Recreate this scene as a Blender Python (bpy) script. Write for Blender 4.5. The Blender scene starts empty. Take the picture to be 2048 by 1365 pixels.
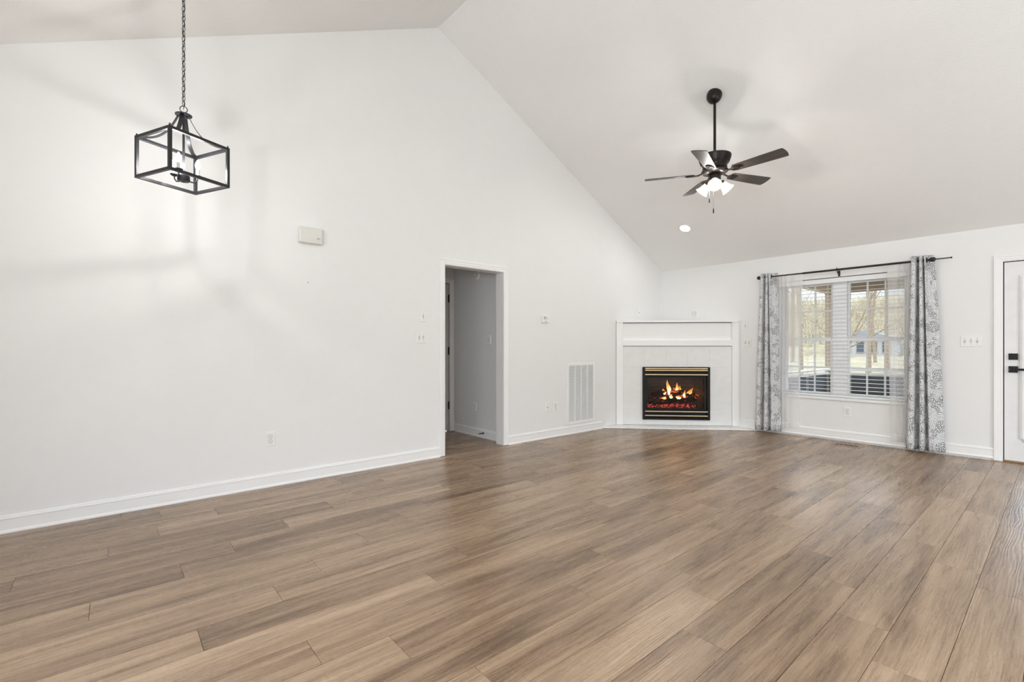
import bpy, bmesh, math, random
from mathutils import Vector, Matrix

# ------------------------------------------------------------------ camera, sky, fill lamps, exposure
SC = bpy.context.scene
COL = SC.collection
SC.view_settings.view_transform = 'Standard'
SC.view_settings.look = 'None'
SC.view_settings.gamma = 1.0
SC.view_settings.use_curve_mapping = False
SC.view_settings.exposure = 0.06
try:
    SC.cycles.max_bounces = 10
    SC.cycles.diffuse_bounces = 6
    SC.cycles.glossy_bounces = 4
    SC.cycles.transmission_bounces = 6
    SC.cycles.transparent_max_bounces = 24
    SC.cycles.caustics_reflective = False
    SC.cycles.caustics_refractive = False
    SC.cycles.sample_clamp_indirect = 6.0
except Exception:
    pass

CAM_LOC = (4.337, -6.949, 1.17)
YAW = math.radians(49.56)
cd = bpy.data.cameras.new('camera')
cd.sensor_width = 36.0
cd.lens = 944.4 / 2048.0 * 36.0
cd.shift_y = 12.5 / 2048.0
cd.clip_start = 0.05
cd.clip_end = 300
cam = bpy.data.objects.new('camera', cd)
cam.location = CAM_LOC
cam.rotation_euler = (math.radians(90), 0, YAW)
COL.objects.link(cam)
SC.camera = cam

world = bpy.data.worlds.new('sky')
SC.world = world
world.use_nodes = True
wn = world.node_tree
wn.nodes.clear()
w_out = wn.nodes.new('ShaderNodeOutputWorld')
w_bg = wn.nodes.new('ShaderNodeBackground')
w_tc = wn.nodes.new('ShaderNodeTexCoord')
w_no = wn.nodes.new('ShaderNodeTexNoise')
w_no.inputs['Scale'].default_value = 3.0
w_no.inputs['Detail'].default_value = 5.0
w_rp = wn.nodes.new('ShaderNodeValToRGB')
w_rp.color_ramp.elements[0].position = 0.40
w_rp.color_ramp.elements[0].color = (0.55, 0.72, 0.95, 1)
w_rp.color_ramp.elements[1].position = 0.62
w_rp.color_ramp.elements[1].color = (0.93, 0.96, 1.0, 1)
wn.links.new(w_tc.outputs['Generated'], w_no.inputs['Vector'])
wn.links.new(w_no.outputs['Fac'], w_rp.inputs['Fac'])
wn.links.new(w_rp.outputs['Color'], w_bg.inputs['Color'])
wn.links.new(w_bg.outputs['Background'], w_out.inputs['Surface'])
w_sp = wn.nodes.new('ShaderNodeSeparateXYZ')
wn.links.new(w_tc.outputs['Generated'], w_sp.inputs[0])
w_mr = wn.nodes.new('ShaderNodeMapRange')
w_mr.interpolation_type = 'SMOOTHSTEP'
w_mr.inputs['From Min'].default_value = 0.12
w_mr.inputs['From Max'].default_value = 0.30
w_mr.inputs['To Min'].default_value = 1.15
w_mr.inputs['To Max'].default_value = 7.5
wn.links.new(w_sp.outputs[2], w_mr.inputs['Value'])
wn.links.new(w_mr.outputs[0], w_bg.inputs['Strength'])   # pale near the horizon, bright overcast above

P_BULB = 6.2       # watts, each pendant candle bulb
P_SHADE = 27.0     # watts, each bulb in the frosted fan shades
P_CAN = 115.0       # recessed ceiling lamp
FILL_REAR = 130.0     # added fill lamps at the rear openings
FILL_SIDE = 46.0     # added fill lamp at the side opening


def fill_lamp(name, loc, rot, sx, sy, watts, colr):
    ld = bpy.data.lights.new(name, 'AREA')
    ld.shape = 'RECTANGLE'
    ld.size = sx
    ld.size_y = sy
    ld.energy = watts
    ld.color = colr
    o = bpy.data.objects.new(name, ld)
    o.location = loc
    o.rotation_euler = rot
    COL.objects.link(o)
    return o


# unseen fill lamps added at rear and side openings, tilted to brighten the ceiling
UPW = math.radians(90 + 14)
fill_lamp('fill_rear', (5.6, -8.55, 1.35), (UPW, 0, 0), 1.6, 2.0, FILL_REAR, (0.90, 0.965, 1.0))
fill_lamp('fill_rear', (3.4, -8.55, 1.35), (UPW, 0, 0), 1.6, 2.0, FILL_REAR * 0.22, (0.90, 0.965, 1.0))
fill_lamp('fill_side', (7.12, -2.5, 1.35), (UPW, 0, math.radians(90)), 1.8, 1.9, FILL_SIDE, (0.90, 0.965, 1.0))

# ------------------------------------------------------------------ material helpers


class NT:
    def __init__(self, name):
        self.m = bpy.data.materials.new(name)
        self.m.use_nodes = True
        self.t = self.m.node_tree
        self.t.nodes.clear()
        self.out = self.n('OutputMaterial')

    def n(self, kind, **kw):
        nd = self.t.nodes.new('ShaderNode' + kind)
        for k, v in kw.items():
            setattr(nd, k, v)
        return nd

    def l(self, a, b):
        self.t.links.new(a, b)

    def val(self, sock, v):
        if hasattr(v, 'is_output') or isinstance(v, bpy.types.NodeSocket):
            self.l(v, sock)
        else:
            sock.default_value = v

    def math(self, op, a, b=0.0, c=None):
        nd = self.n('Math', operation=op)
        self.val(nd.inputs[0], a)
        self.val(nd.inputs[1], b)
        if c is not None:
            self.val(nd.inputs[2], c)
        return nd.outputs[0]

    def coord(self, kind='Object'):
        return self.n('TexCoord').outputs[kind]

    def mapping(self, vec, scale=(1, 1, 1), loc=(0, 0, 0), rot=(0, 0, 0)):
        nd = self.n('Mapping')
        self.l(vec, nd.inputs['Vector'])
        nd.inputs['Scale'].default_value = scale
        nd.inputs['Location'].default_value = loc
        nd.inputs['Rotation'].default_value = rot
        return nd.outputs[0]

    def noise(self, vec, scale, detail=4.0, rough=0.55, dist=0.0):
        nd = self.n('TexNoise')
        self.l(vec, nd.inputs['Vector'])
        nd.inputs['Scale'].default_value = scale
        nd.inputs['Detail'].default_value = detail
        nd.inputs['Roughness'].default_value = rough
        nd.inputs['Distortion'].default_value = dist
        return nd.outputs['Fac']

    def ramp(self, fac, stops):
        nd = self.n('ValToRGB')
        self.l(fac, nd.inputs['Fac'])
        els = nd.color_ramp.elements
        while len(els) < len(stops):
            els.new(0.5)
        for e, (p, c) in zip(els, stops):
            e.position = p
            e.color = c if len(c) == 4 else (*c, 1)
        return nd.outputs['Color']

    def mix(self, fac, a, b, mode='MIX'):
        nd = self.n('MixRGB', blend_type=mode)
        self.val(nd.inputs[0], fac)
        for s, v in ((nd.inputs[1], a), (nd.inputs[2], b)):
            if isinstance(v, tuple):
                s.default_value = v if len(v) == 4 else (*v, 1)
            else:
                self.l(v, s)
        return nd.outputs[0]

    def bump(self, height, strength=0.3, dist=0.01):
        nd = self.n('Bump')
        self.l(height, nd.inputs['Height'])
        nd.inputs['Strength'].default_value = strength
        nd.inputs['Distance'].default_value = dist
        return nd.outputs['Normal']

    def principled(self, color=(0.8, 0.8, 0.8), rough=0.5, metal=0.0, normal=None, spec=0.5, emis=None, estr=0.0):
        p = self.n('BsdfPrincipled')
        if isinstance(color, tuple):
            p.inputs['Base Color'].default_value = color if len(color) == 4 else (*color, 1)
        else:
            self.l(color, p.inputs['Base Color'])
        self.val(p.inputs['Roughness'], rough)
        self.val(p.inputs['Metallic'], metal)
        p.inputs['Specular IOR Level'].default_value = spec
        if normal is not None:
            self.l(normal, p.inputs['Normal'])
        if emis is not None:
            if isinstance(emis, tuple):
                p.inputs['Emission Color'].default_value = (*emis, 1)
            else:
                self.l(emis, p.inputs['Emission Color'])
            self.val(p.inputs['Emission Strength'], estr)
        return p

    def done(self, shader):
        self.l(shader.outputs[0] if hasattr(shader, 'outputs') else shader, self.out.inputs['Surface'])
        return self.m


MAT = {}


def paint(name, c, rough=0.5, tex=0.0, scale=140.0, spec=0.4, var=0.03, metal=0.0):
    """Painted or moulded surface with a faint mottling and an optional fine relief."""
    k = NT(name)
    co = k.coord('Object')
    nz = k.noise(co, 9.0, 3)
    lo = tuple(x * (1 - var) for x in c)
    hi = tuple(min(1, x * (1 + var)) for x in c)
    colr = k.ramp(nz, [(0.3, lo), (0.7, hi)])
    nrm = None
    if tex:
        nrm = k.bump(k.noise(co, scale, 3, 0.6), tex, 0.004)
    MAT[name] = k.done(k.principled(colr, rough, metal, nrm, spec))
    return MAT[name]


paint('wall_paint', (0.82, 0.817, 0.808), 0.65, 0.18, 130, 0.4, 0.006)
paint('ceiling_paint', (0.87, 0.865, 0.852), 0.85, 0.7, 110, 0.2, 0.006)
paint('trim_paint', (0.86, 0.858, 0.85), 0.38, 0, 140, 0.4, 0.008)
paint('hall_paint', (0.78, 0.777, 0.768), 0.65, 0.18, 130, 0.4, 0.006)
paint('white_plastic', (0.84, 0.835, 0.815), 0.35)
paint('ivory_plastic', (0.72, 0.71, 0.665), 0.45, 0.1, 400)
paint('slot_dark', (0.06, 0.058, 0.055), 0.5)
paint('screw_grey', (0.25, 0.245, 0.235), 0.4, metal=0.6)
paint('grey_display', (0.50, 0.53, 0.50), 0.25)
paint('black_metal', (0.022, 0.023, 0.026), 0.38, 0.05, 300, 0.5, metal=0.35)
paint('black_satin', (0.007, 0.007, 0.0075), 0.42, spec=0.25)
paint('rod_black', (0.016, 0.014, 0.013), 0.4)
paint('bronze', (0.017, 0.012, 0.010), 0.36, 0.04, 200, 0.35, metal=0.3)
paint('bronze_highlight', (0.035, 0.027, 0.022), 0.3, metal=0.5)
paint('tile_paint', (0.77, 0.77, 0.755), 0.32, 0.12, 60, 0.5)
paint('grout', (0.86, 0.86, 0.85), 0.8, 0.2, 300)
paint('grout_grey', (0.55, 0.545, 0.53), 0.8, 0.2, 300)
paint('blind_white', (0.84, 0.84, 0.83), 0.4)
paint('vinyl_white', (0.85, 0.85, 0.85), 0.35)
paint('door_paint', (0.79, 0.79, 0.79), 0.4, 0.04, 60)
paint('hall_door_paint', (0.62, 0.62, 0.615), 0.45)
paint('hinge_dark', (0.05, 0.042, 0.035), 0.4, metal=0.6)
paint('weatherstrip', (0.008, 0.008, 0.008), 0.8)
paint('dark_void', (0.015, 0.015, 0.015), 0.9)
paint('vent_tan', (0.36, 0.27, 0.20), 0.45, metal=0.2)
paint('porch_brown', (0.30, 0.22, 0.15), 0.6, 0.2, 30)
paint('porch_tan', (0.55, 0.46, 0.36), 0.65, 0.2, 30)
paint('porch_pale', (0.74, 0.66, 0.62), 0.6)
paint('screen_dark', (0.045, 0.047, 0.052), 0.75, 0.3, 200)
paint('rail_pale', (0.66, 0.62, 0.55), 0.6)
paint('house_blue', (0.27, 0.26, 0.245), 0.7)
paint('house_roof', (0.17, 0.165, 0.17), 0.8)
paint('house_glass', (0.05, 0.06, 0.075), 0.2)
paint('dry_brush', (0.30, 0.245, 0.16), 0.9, 0, 40, 0.2, 0.2)
paint('bark', (0.20, 0.145, 0.095), 0.85, 0.6, 40, 0.2, 0.15)
paint('sleeve_white', (0.75, 0.74, 0.71), 0.5)
paint('chain_steel', (0.35, 0.33, 0.30), 0.35, metal=0.8)
paint('oak_sill', (0.27, 0.17, 0.09), 0.5)


def mat_brass():
    k = NT('brass')
    co = k.mapping(k.coord('Object'), (2, 80, 80))
    nz = k.noise(co, 6, 2)
    MAT['brass'] = k.done(k.principled(k.ramp(nz, [(0.3, (0.62, 0.47, 0.27)), (0.7, (0.74, 0.59, 0.37))]), 0.34, 0.75))


mat_brass()


def mat_floor():
    k = NT('plank_floor')
    uv = k.n('UVMap', uv_map='plank').outputs[0]           # u along the plank, v across, metres + offset
    tone = k.n('Attribute', attribute_name='tone').outputs['Fac']
    broad = k.noise(k.mapping(uv, (0.7, 7.0, 1)), 1.0, 5, 0.6, 0.6)
    streak = k.noise(k.mapping(uv, (1.6, 30.0, 1)), 1.0, 6, 0.65, 0.3)
    fine = k.noise(k.mapping(uv, (4.5, 260.0, 1)), 1.0, 5, 0.7)
    saw = k.noise(k.mapping(uv, (150.0, 9.0, 1)), 1.0, 2, 0.6)
    sawm = k.noise(k.mapping(uv, (1.3, 5.0, 1), (9, 4, 0)), 1.0, 2)
    f = k.math('MULTIPLY_ADD', broad, 0.50, k.math('MULTIPLY', streak, 0.30))
    pore = k.noise(k.mapping(uv, (42.0, 420.0, 1)), 1.0, 4, 0.8)
    f = k.math('ADD', f, k.math('MULTIPLY', pore, 0.34))
    f = k.math('ADD', f, k.math('MULTIPLY', fine, 0.30))
    f = k.math('ADD', f, k.math('MULTIPLY', k.math('MULTIPLY', saw, sawm), 0.12))
    f = k.math('ADD', f, k.math('MULTIPLY', k.math('SUBTRACT', tone, 0.5), 0.09))
    f = k.math('SUBTRACT', f, 0.145)
    # cathedral grain relief that only the gloss shows
    wv = k.n('TexWave', wave_type='BANDS', bands_direction='Y')
    k.l(k.mapping(uv, (0.16, 1.0, 1)), wv.inputs['Vector'])
    wv.inputs['Scale'].default_value = 22.0
    wv.inputs['Distortion'].default_value = 14.0
    wv.inputs['Detail'].default_value = 2.0
    wv.inputs['Detail Scale'].default_value = 0.55
    wv.inputs['Detail Roughness'].default_value = 0.45
    f = k.math('ADD', f, k.math('MULTIPLY', k.math('SUBTRACT', wv.outputs['Fac'], 0.5), 0.022))
    c = k.ramp(f, [(0.46, (0.118, 0.069, 0.037)), (0.57, (0.250, 0.160, 0.095)), (0.66, (0.355, 0.240, 0.150)),
                   (0.78, (0.490, 0.352, 0.234))])
    h = k.math('ADD', k.math('MULTIPLY', k.math('POWER', wv.outputs['Fac'], 0.6), 0.50), k.math('MULTIPLY_ADD', fine, 0.30, k.math('MULTIPLY', pore, 0.30)))
    nrm = k.bump(h, 0.38, 0.0022)
    rough = k.math('MULTIPLY_ADD', streak, 0.16, 0.20)
    p = k.principled(c, rough, 0.0, nrm, 0.54)
    MAT['plank_floor'] = k.done(p)
    MAT['plank_gap'] = paint('plank_gap', (0.03, 0.02, 0.014), 0.9)


mat_floor()


def mat_blade():
    k = NT('blade_wood')
    co = k.coord('Object')
    st = k.noise(k.mapping(co, (2.2, 46.0, 6)), 1.0, 6, 0.65, 0.4)
    fn = k.noise(k.mapping(co, (10, 240.0, 6)), 1.0, 3, 0.6)
    f = k.math('MULTIPLY_ADD', fn, 0.35, k.math('MULTIPLY', st, 0.75))
    c = k.ramp(f, [(0.35, (0.022, 0.017, 0.015)), (0.55, (0.062, 0.050, 0.043)), (0.75, (0.15, 0.128, 0.112))])
    MAT['blade_wood'] = k.done(k.principled(c, 0.42, 0, k.bump(fn, 0.2, 0.002), 0.4))


mat_blade()


def mat_emit(name, c, s, rough=0.4):
    k = NT(name)
    co = k.coord('Object')
    nz = k.noise(co, 12.0, 2)
    e = k.math('MULTIPLY', k.math('MULTIPLY_ADD', nz, 0.2, 0.9), s)
    MAT[name] = k.done(k.principled((0.8, 0.8, 0.78), rough, 0, None, 0.4, c, e))


mat_emit('can_glow', (1.0, 0.985, 0.96), P_CAN)


def lamp(name, loc, watts, colr, radius, parent):
    ld = bpy.data.lights.new(name, 'POINT')
    ld.energy = watts
    ld.color = colr
    ld.shadow_soft_size = radius
    o = bpy.data.objects.new(name, ld)
    o.location = loc
    COL.objects.link(o)
    if parent is not None:
        o.parent = parent
    return o


def mat_lit_glass(name, c, s, through):
    # lit frosted glass: part of the light passes straight through, part glows in the glass
    k = NT(name)
    tr = k.n('BsdfTransparent')
    em = k.n('Emission')
    nz = k.noise(k.coord('Object'), 14.0, 2)
    em.inputs['Color'].default_value = (*c, 1)
    k.l(k.math('MULTIPLY', k.math('MULTIPLY_ADD', nz, 0.3, 0.85), s), em.inputs['Strength'])
    mx = k.n('MixShader')
    mx.inputs[0].default_value = 1 - through
    k.l(tr.outputs[0], mx.inputs[1])
    k.l(em.outputs[0], mx.inputs[2])
    MAT[name] = k.done(mx)
    MAT[name].cycles.emission_sampling = 'NONE'


mat_lit_glass('bulb_envelope', (1.0, 0.98, 0.95), 5.0, 0.6)
mat_lit_glass('fan_bulb_glow', (1.0, 0.95, 0.86), 7.0, 0.6)
mat_lit_glass('shade_glow', (1.0, 0.88, 0.68), 1.7, 0.5)


def mat_glass():
    k = NT('window_glass')
    tr = k.n('BsdfTransparent')
    tr.inputs[0].default_value = (0.97, 0.985, 0.98, 1)
    gl = k.n('BsdfGlossy')
    gl.inputs['Roughness'].default_value = 0.02
    fr = k.n('Fresnel')
    fr.inputs['IOR'].default_value = 1.45
    mx = k.n('MixShader')
    k.l(fr.outputs[0], mx.inputs[0])
    k.l(tr.outputs[0], mx.inputs[1])
    k.l(gl.outputs[0], mx.inputs[2])
    MAT['window_glass'] = k.done(mx)
    k = NT('smoked_glass')
    tr = k.n('BsdfTransparent')
    tr.inputs[0].default_value = (0.80, 0.80, 0.80, 1)
    gl = k.n('BsdfGlossy')
    gl.inputs['Roughness'].default_value = 0.06
    fr = k.n('Fresnel')
    fr.inputs['IOR'].default_value = 1.35
    mx = k.n('MixShader')
    k.l(fr.outputs[0], mx.inputs[0])
    k.l(tr.outputs[0], mx.inputs[1])
    k.l(gl.outputs[0], mx.inputs[2])
    MAT['smoked_glass'] = k.done(mx)


mat_glass()


def mat_sheer():
    k = NT('sheer_voile')
    uv = k.n('UVMap', uv_map='cloth').outputs[0]
    weave = k.noise(k.mapping(uv, (900, 30, 1)), 1.0, 2)
    sp = k.n('SeparateXYZ')
    k.l(uv, sp.inputs[0])
    hem = k.math('LESS_THAN', sp.outputs[1], 0.17)          # doubled hem at the foot
    head = k.math('GREATER_THAN', sp.outputs[1], 1.985)     # doubled rod pocket
    op = k.math('MULTIPLY_ADD', weave, 0.14, 0.43)
    op = k.math('ADD', op, k.math('MULTIPLY', k.math('MAXIMUM', hem, head), 0.22))
    tr = k.n('BsdfTransparent')
    df = k.n('BsdfDiffuse')
    df.inputs[0].default_value = (0.96, 0.955, 0.95, 1)
    tl = k.n('BsdfTranslucent')
    tl.inputs[0].default_value = (0.97, 0.965, 0.96, 1)
    m1 = k.n('MixShader')
    m1.inputs[0].default_value = 0.45
    k.l(df.outputs[0], m1.inputs[1])
    k.l(tl.outputs[0], m1.inputs[2])
    m2 = k.n('MixShader')
    k.l(op, m2.inputs[0])
    k.l(tr.outputs[0], m2.inputs[1])
    k.l(m1.outputs[0], m2.inputs[2])
    MAT['sheer_voile'] = k.done(m2)


mat_sheer()


def mat_damask():
    k = NT('curtain_print')
    uv = k.n('UVMap', uv_map='cloth').outputs[0]
    wob = k.n('TexNoise')
    k.l(uv, wob.inputs['Vector'])
    wob.inputs['Scale'].default_value = 14.0
    wob.inputs['Detail'].default_value = 2.0
    off = k.n('VectorMath', operation='MULTIPLY_ADD')
    k.l(wob.outputs['Color'], off.inputs[0])
    off.inputs[1].default_value = (0.035, 0.035, 0)
    k.l(uv, off.inputs[2])
    vo = k.n('TexVoronoi', voronoi_dimensions='2D', feature='F1')
    k.l(k.mapping(off.outputs[0], (4.6, 3.6, 1)), vo.inputs['Vector'])
    vo.inputs['Scale'].default_value = 1.0
    vo.inputs['Randomness'].default_value = 0.35
    d = vo.outputs['Distance']
    ring = k.math('SINE', k.math('MULTIPLY', d, 112.0))
    vo2 = k.n('TexVoronoi', voronoi_dimensions='2D', feature='DISTANCE_TO_EDGE')
    k.l(k.mapping(off.outputs[0], (52, 46, 1)), vo2.inputs['Vector'])
    vo2.inputs['Scale'].default_value = 1.0
    leaf = k.math('LESS_THAN', vo2.outputs['Distance'], 0.10)
    near = k.math('LESS_THAN', d, 0.24)                      # dense heart of each medallion
    line = k.math('GREATER_THAN', ring, k.math('MULTIPLY_ADD', k.noise(uv, 30.0, 2), 1.5, -0.12))
    ink = k.math('MAXIMUM', line, k.math('MULTIPLY', leaf, k.math('MAXIMUM', near, k.math('GREATER_THAN', k.noise(uv, 9.0, 1), 0.56))))
    c = k.mix(ink, (0.88, 0.88, 0.885), (0.17, 0.175, 0.185))
    df = k.n('BsdfDiffuse')
    k.l(c, df.inputs[0])
    tl = k.n('BsdfTranslucent')
    k.l(c, tl.inputs[0])
    mx = k.n('MixShader')
    mx.inputs[0].default_value = 0.12
    k.l(df.outputs[0], mx.inputs[1])
    k.l(tl.outputs[0], mx.inputs[2])
    MAT['curtain_print'] = k.done(mx)


mat_damask()


def mat_fire():
    # charred log with glowing cracks
    k = NT('charred_log')
    co = k.coord('Object')
    n1 = k.noise(k.mapping(co, (5, 34, 34)), 1.0, 6, 0.7, 0.4)
    n2 = k.noise(co, 11.0, 3, 0.6)
    c = k.ramp(n1, [(0.3, (0.006, 0.005, 0.005)), (0.55, (0.035, 0.028, 0.026)), (0.8, (0.16, 0.14, 0.13))])
    glow = k.math('MULTIPLY', k.math('GREATER_THAN', n1, 0.52), k.math('GREATER_THAN', n2, 0.57))
    ec = k.ramp(n1, [(0.5, (1.0, 0.06, 0.02)), (0.75, (1.0, 0.33, 0.06))])
    MAT['charred_log'] = k.done(k.principled(c, 0.9, 0, k.bump(n1, 0.9, 0.03), 0.2, ec, k.math('MULTIPLY', glow, 1.1)))
    k = NT('ember')
    co = k.coord('Object')
    n1 = k.noise(co, 42.0, 4, 0.7)
    n2 = k.noise(co, 14.0, 2, 0.6)
    ec = k.ramp(n1, [(0.35, (0.55, 0.02, 0.02)), (0.55, (1.0, 0.10, 0.07)), (0.75, (1.0, 0.42, 0.18))])
    g = k.math('MULTIPLY', k.math('POWER', k.math('MULTIPLY', n1, n2), 2.0), 12.0)
    MAT['ember'] = k.done(k.principled((0.03, 0.02, 0.02), 0.9, 0, k.bump(n1, 1.0, 0.02), 0.1, ec, g))
    # flame: hot pale heart, orange rim and tip; a burning gas gives off its own light
    k = NT('flame')
    gen = k.coord('Generated')
    sp = k.n('SeparateXYZ')
    k.l(gen, sp.inputs[0])
    lw = k.n('LayerWeight')
    lw.inputs['Blend'].default_value = 0.35
    nz = k.noise(k.mapping(k.coord('Object'), (22, 22, 9)), 1.0, 3, 0.6)
    heat = k.math('SUBTRACT', 1.15, k.math('MULTIPLY_ADD', sp.outputs[2], 0.75, k.math('MULTIPLY', lw.outputs['Facing'], 0.75)))
    heat = k.math('ADD', heat, k.math('MULTIPLY', k.math('SUBTRACT', nz, 0.5), 0.5))
    ec = k.ramp(heat, [(0.0, (0.70, 0.08, 0.01)), (0.32, (1.0, 0.24, 0.02)), (0.62, (1.0, 0.48, 0.08)), (0.92, (1.0, 0.88, 0.55))])
    em = k.n('Emission')
    k.l(ec, em.inputs['Color'])
    k.l(k.math('MULTIPLY_ADD', k.math('MAXIMUM', heat, 0.0), 2.2, 0.45), em.inputs['Strength'])
    tr = k.n('BsdfTransparent')
    mx = k.n('MixShader')
    k.l(k.math('MINIMUM', k.math('MAXIMUM', k.math('MULTIPLY_ADD', heat, 1.1, 0.12), 0.05), 0.95), mx.inputs[0])
    k.l(tr.outputs[0], mx.inputs[1])
    k.l(em.outputs[0], mx.inputs[2])
    MAT['flame'] = k.done(mx)
    k = NT('firebrick')
    br = k.n('TexBrick')
    k.l(k.mapping(k.coord('Object'), (1, 1, 1), (0, 0, 0), (math.radians(90), 0, 0)), br.inputs['Vector'])
    br.inputs['Scale'].default_value = 4.5
    br.inputs['Color1'].default_value = (0.055, 0.042, 0.036, 1)
    br.inputs['Color2'].default_value = (0.085, 0.062, 0.05, 1)
    br.inputs['Mortar'].default_value = (0.03, 0.025, 0.022, 1)
    for nm in ('charred_log', 'ember', 'flame'):
        MAT[nm].cycles.emission_sampling = 'NONE'
    MAT['firebrick'] = k.done(k.principled(br.outputs['Color'], 0.9))


mat_fire()


def mat_ground():
    k = NT('dry_grass')
    co = k.coord('Object')
    n1 = k.noise(co, 0.5, 6, 0.7)
    n2 = k.noise(k.mapping(co, (3.0, 3.0, 9.0)), 1.3, 5, 0.7)
    f = k.math('MULTIPLY_ADD', n1, 0.5, k.math('MULTIPLY', n2, 0.5))
    MAT['dry_grass'] = k.done(k.principled(k.ramp(f, [(0.35, (0.085, 0.068, 0.04)), (0.5, (0.17, 0.138, 0.085)), (0.65, (0.26, 0.215, 0.145))]), 0.95, 0, None, 0.1))
    k = NT('marble_edge')
    co = k.coord('Object')
    v = k.noise(k.mapping(co, (3, 3, 3)), 2.0, 6, 0.65, 1.6)
    MAT['marble_edge'] = k.done(k.principled(k.ramp(v, [(0.44, (0.82, 0.815, 0.80)), (0.5, (0.70, 0.69, 0.675)), (0.56, (0.82, 0.815, 0.80))]), 0.25))


mat_ground()

# ------------------------------------------------------------------ mesh helpers


class MB:
    def __init__(self):
        self.b = bmesh.new()

    def quad(self, pts):
        return self.b.faces.new([self.b.verts.new(p) for p in pts])

    def hexa(self, p):
        v = [self.b.verts.new(q) for q in p]
        for f in ((3, 2, 1, 0), (4, 5, 6, 7), (0, 1, 5, 4), (1, 2, 6, 5), (2, 3, 7, 6), (3, 0, 4, 7)):
            self.b.faces.new([v[i] for i in f])

    def box(self, x0, x1, y0, y1, z0, z1, M=None):
        p = [Vector(q) for q in ((x0, y0, z0), (x1, y0, z0), (x1, y1, z0), (x0, y1, z0),
                                 (x0, y0, z1), (x1, y0, z1), (x1, y1, z1), (x0, y1, z1))]
        if M is not None:
            p = [M @ q for q in p]
        self.hexa(p)
        return self

    def prism(self, poly, axis, a, b):
        """Extrude a 2D polygon along an axis ('x','y','z') from a to b."""
        def P(u, v, w):
            return {'x': (w, u, v), 'y': (u, w, v), 'z': (u, v, w)}[axis]
        A = [self.b.verts.new(P(u, v, a)) for u, v in poly]
        B = [self.b.verts.new(P(u, v, b)) for u, v in poly]
        n = len(poly)
        self.b.faces.new(A)
        self.b.faces.new(B[::-1])
        for i in range(n):
            self.b.faces.new((A[i], B[i], B[(i + 1) % n], A[(i + 1) % n]))
        return self

    def tube(self, pts, r, seg=8, closed=False, cap=True, flat=None):
        pts = [Vector(p) for p in pts]
        n = len(pts)
        rs = r if isinstance(r, (list, tuple)) else [r] * n
        rings = []
        up = None
        for i in range(n):
            if closed:
                t = pts[(i + 1) % n] - pts[i - 1]
            else:
                t = pts[min(i + 1, n - 1)] - pts[max(i - 1, 0)]
            t.normalize()
            if up is None:
                up = Vector((0, 0, 1)) if abs(t.z) < 0.9 else Vector((1, 0, 0))
            sx = t.cross(up)
            if sx.length < 1e-6:
                sx = t.orthogonal()
            sx.normalize()
            up = sx.cross(t).normalized()
            fx, fy = flat if flat else (1, 1)
            rings.append([self.b.verts.new(pts[i] + (sx * math.cos(a) * fx + up * math.sin(a) * fy) * rs[i])
                          for a in [2 * math.pi * j / seg + (math.pi / 4 if seg == 4 else 0) for j in range(seg)]])
        m = n if closed else n - 1
        for i in range(m):
            A, B = rings[i], rings[(i + 1) % n]
            for j in range(seg):
                self.b.faces.new((A[j], A[(j + 1) % seg], B[(j + 1) % seg], B[j]))
        if cap and not closed:
            self.b.faces.new(rings[0][::-1])
            self.b.faces.new(rings[-1])
        return self

    def cyl(self, p0, p1, r0, r1=None, seg=16):
        return self.tube([p0, p1], [r0, r0 if r1 is None else r1], seg)

    def lathe(self, prof, seg=24, M=None, cap=True):
        rings = []
        for rr, z in prof:
            ring = []
            for j in range(seg):
                a = 2 * math.pi * j / seg
                q = Vector((rr * math.cos(a), rr * math.sin(a), z))
                ring.append(self.b.verts.new(M @ q if M is not None else q))
            rings.append(ring)
        for A, B in zip(rings, rings[1:]):
            for j in range(seg):
                self.b.faces.new((A[j], A[(j + 1) % seg], B[(j + 1) % seg], B[j]))
        if cap:
            if prof[0][0] > 1e-5:
                self.b.faces.new(rings[0][::-1])
            if prof[-1][0] > 1e-5:
                self.b.faces.new(rings[-1])
        return self

    def sphere(self, c, r, seg=16, rings=10, sz=1.0):
        prof = [(max(1e-4, r * math.sin(math.pi * i / rings)), -r * sz * math.cos(math.pi * i / rings)) for i in range(rings + 1)]
        return self.lathe(prof, seg, Matrix.Translation(c))

    def torus(self, M, R, r, seg=20, tseg=8, sx=1.0):
        pts = [M @ Vector((R * math.cos(2 * math.pi * i / seg), R * sx * math.sin(2 * math.pi * i / seg), 0)) for i in range(seg)]
        return self.tube(pts, r, tseg, True)

    def build(self, name, mat, parent=None, smooth=False, bevel=0.0, loc=None, weld=False):
        if weld:
            bmesh.ops.remove_doubles(self.b, verts=self.b.verts, dist=1e-5)
        bmesh.ops.recalc_face_normals(self.b, faces=self.b.faces)
        me = bpy.data.meshes.new(name)
        self.b.to_mesh(me)
        self.b.free()
        me.materials.append(MAT[mat])
        if smooth:
            for p in me.polygons:
                p.use_smooth = True
            try:
                me.set_sharp_from_angle(angle=math.radians(40))
            except Exception:
                pass
        o = bpy.data.objects.new(name, me)
        COL.objects.link(o)
        if loc is not None:
            o.location = loc
        if parent is not None:
            o.parent = parent
        if bevel:
            md = o.modifiers.new('edge', 'BEVEL')
            md.width = bevel
            md.segments = 2
            md.limit_method = 'ANGLE'
            md.angle_limit = math.radians(50)
        return o


def tag(o, label=None, cat=None, group=None, kind=None):
    for k, v in (('label', label), ('category', cat), ('group', group), ('kind', kind)):
        if v:
            o[k] = v
    return o


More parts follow.
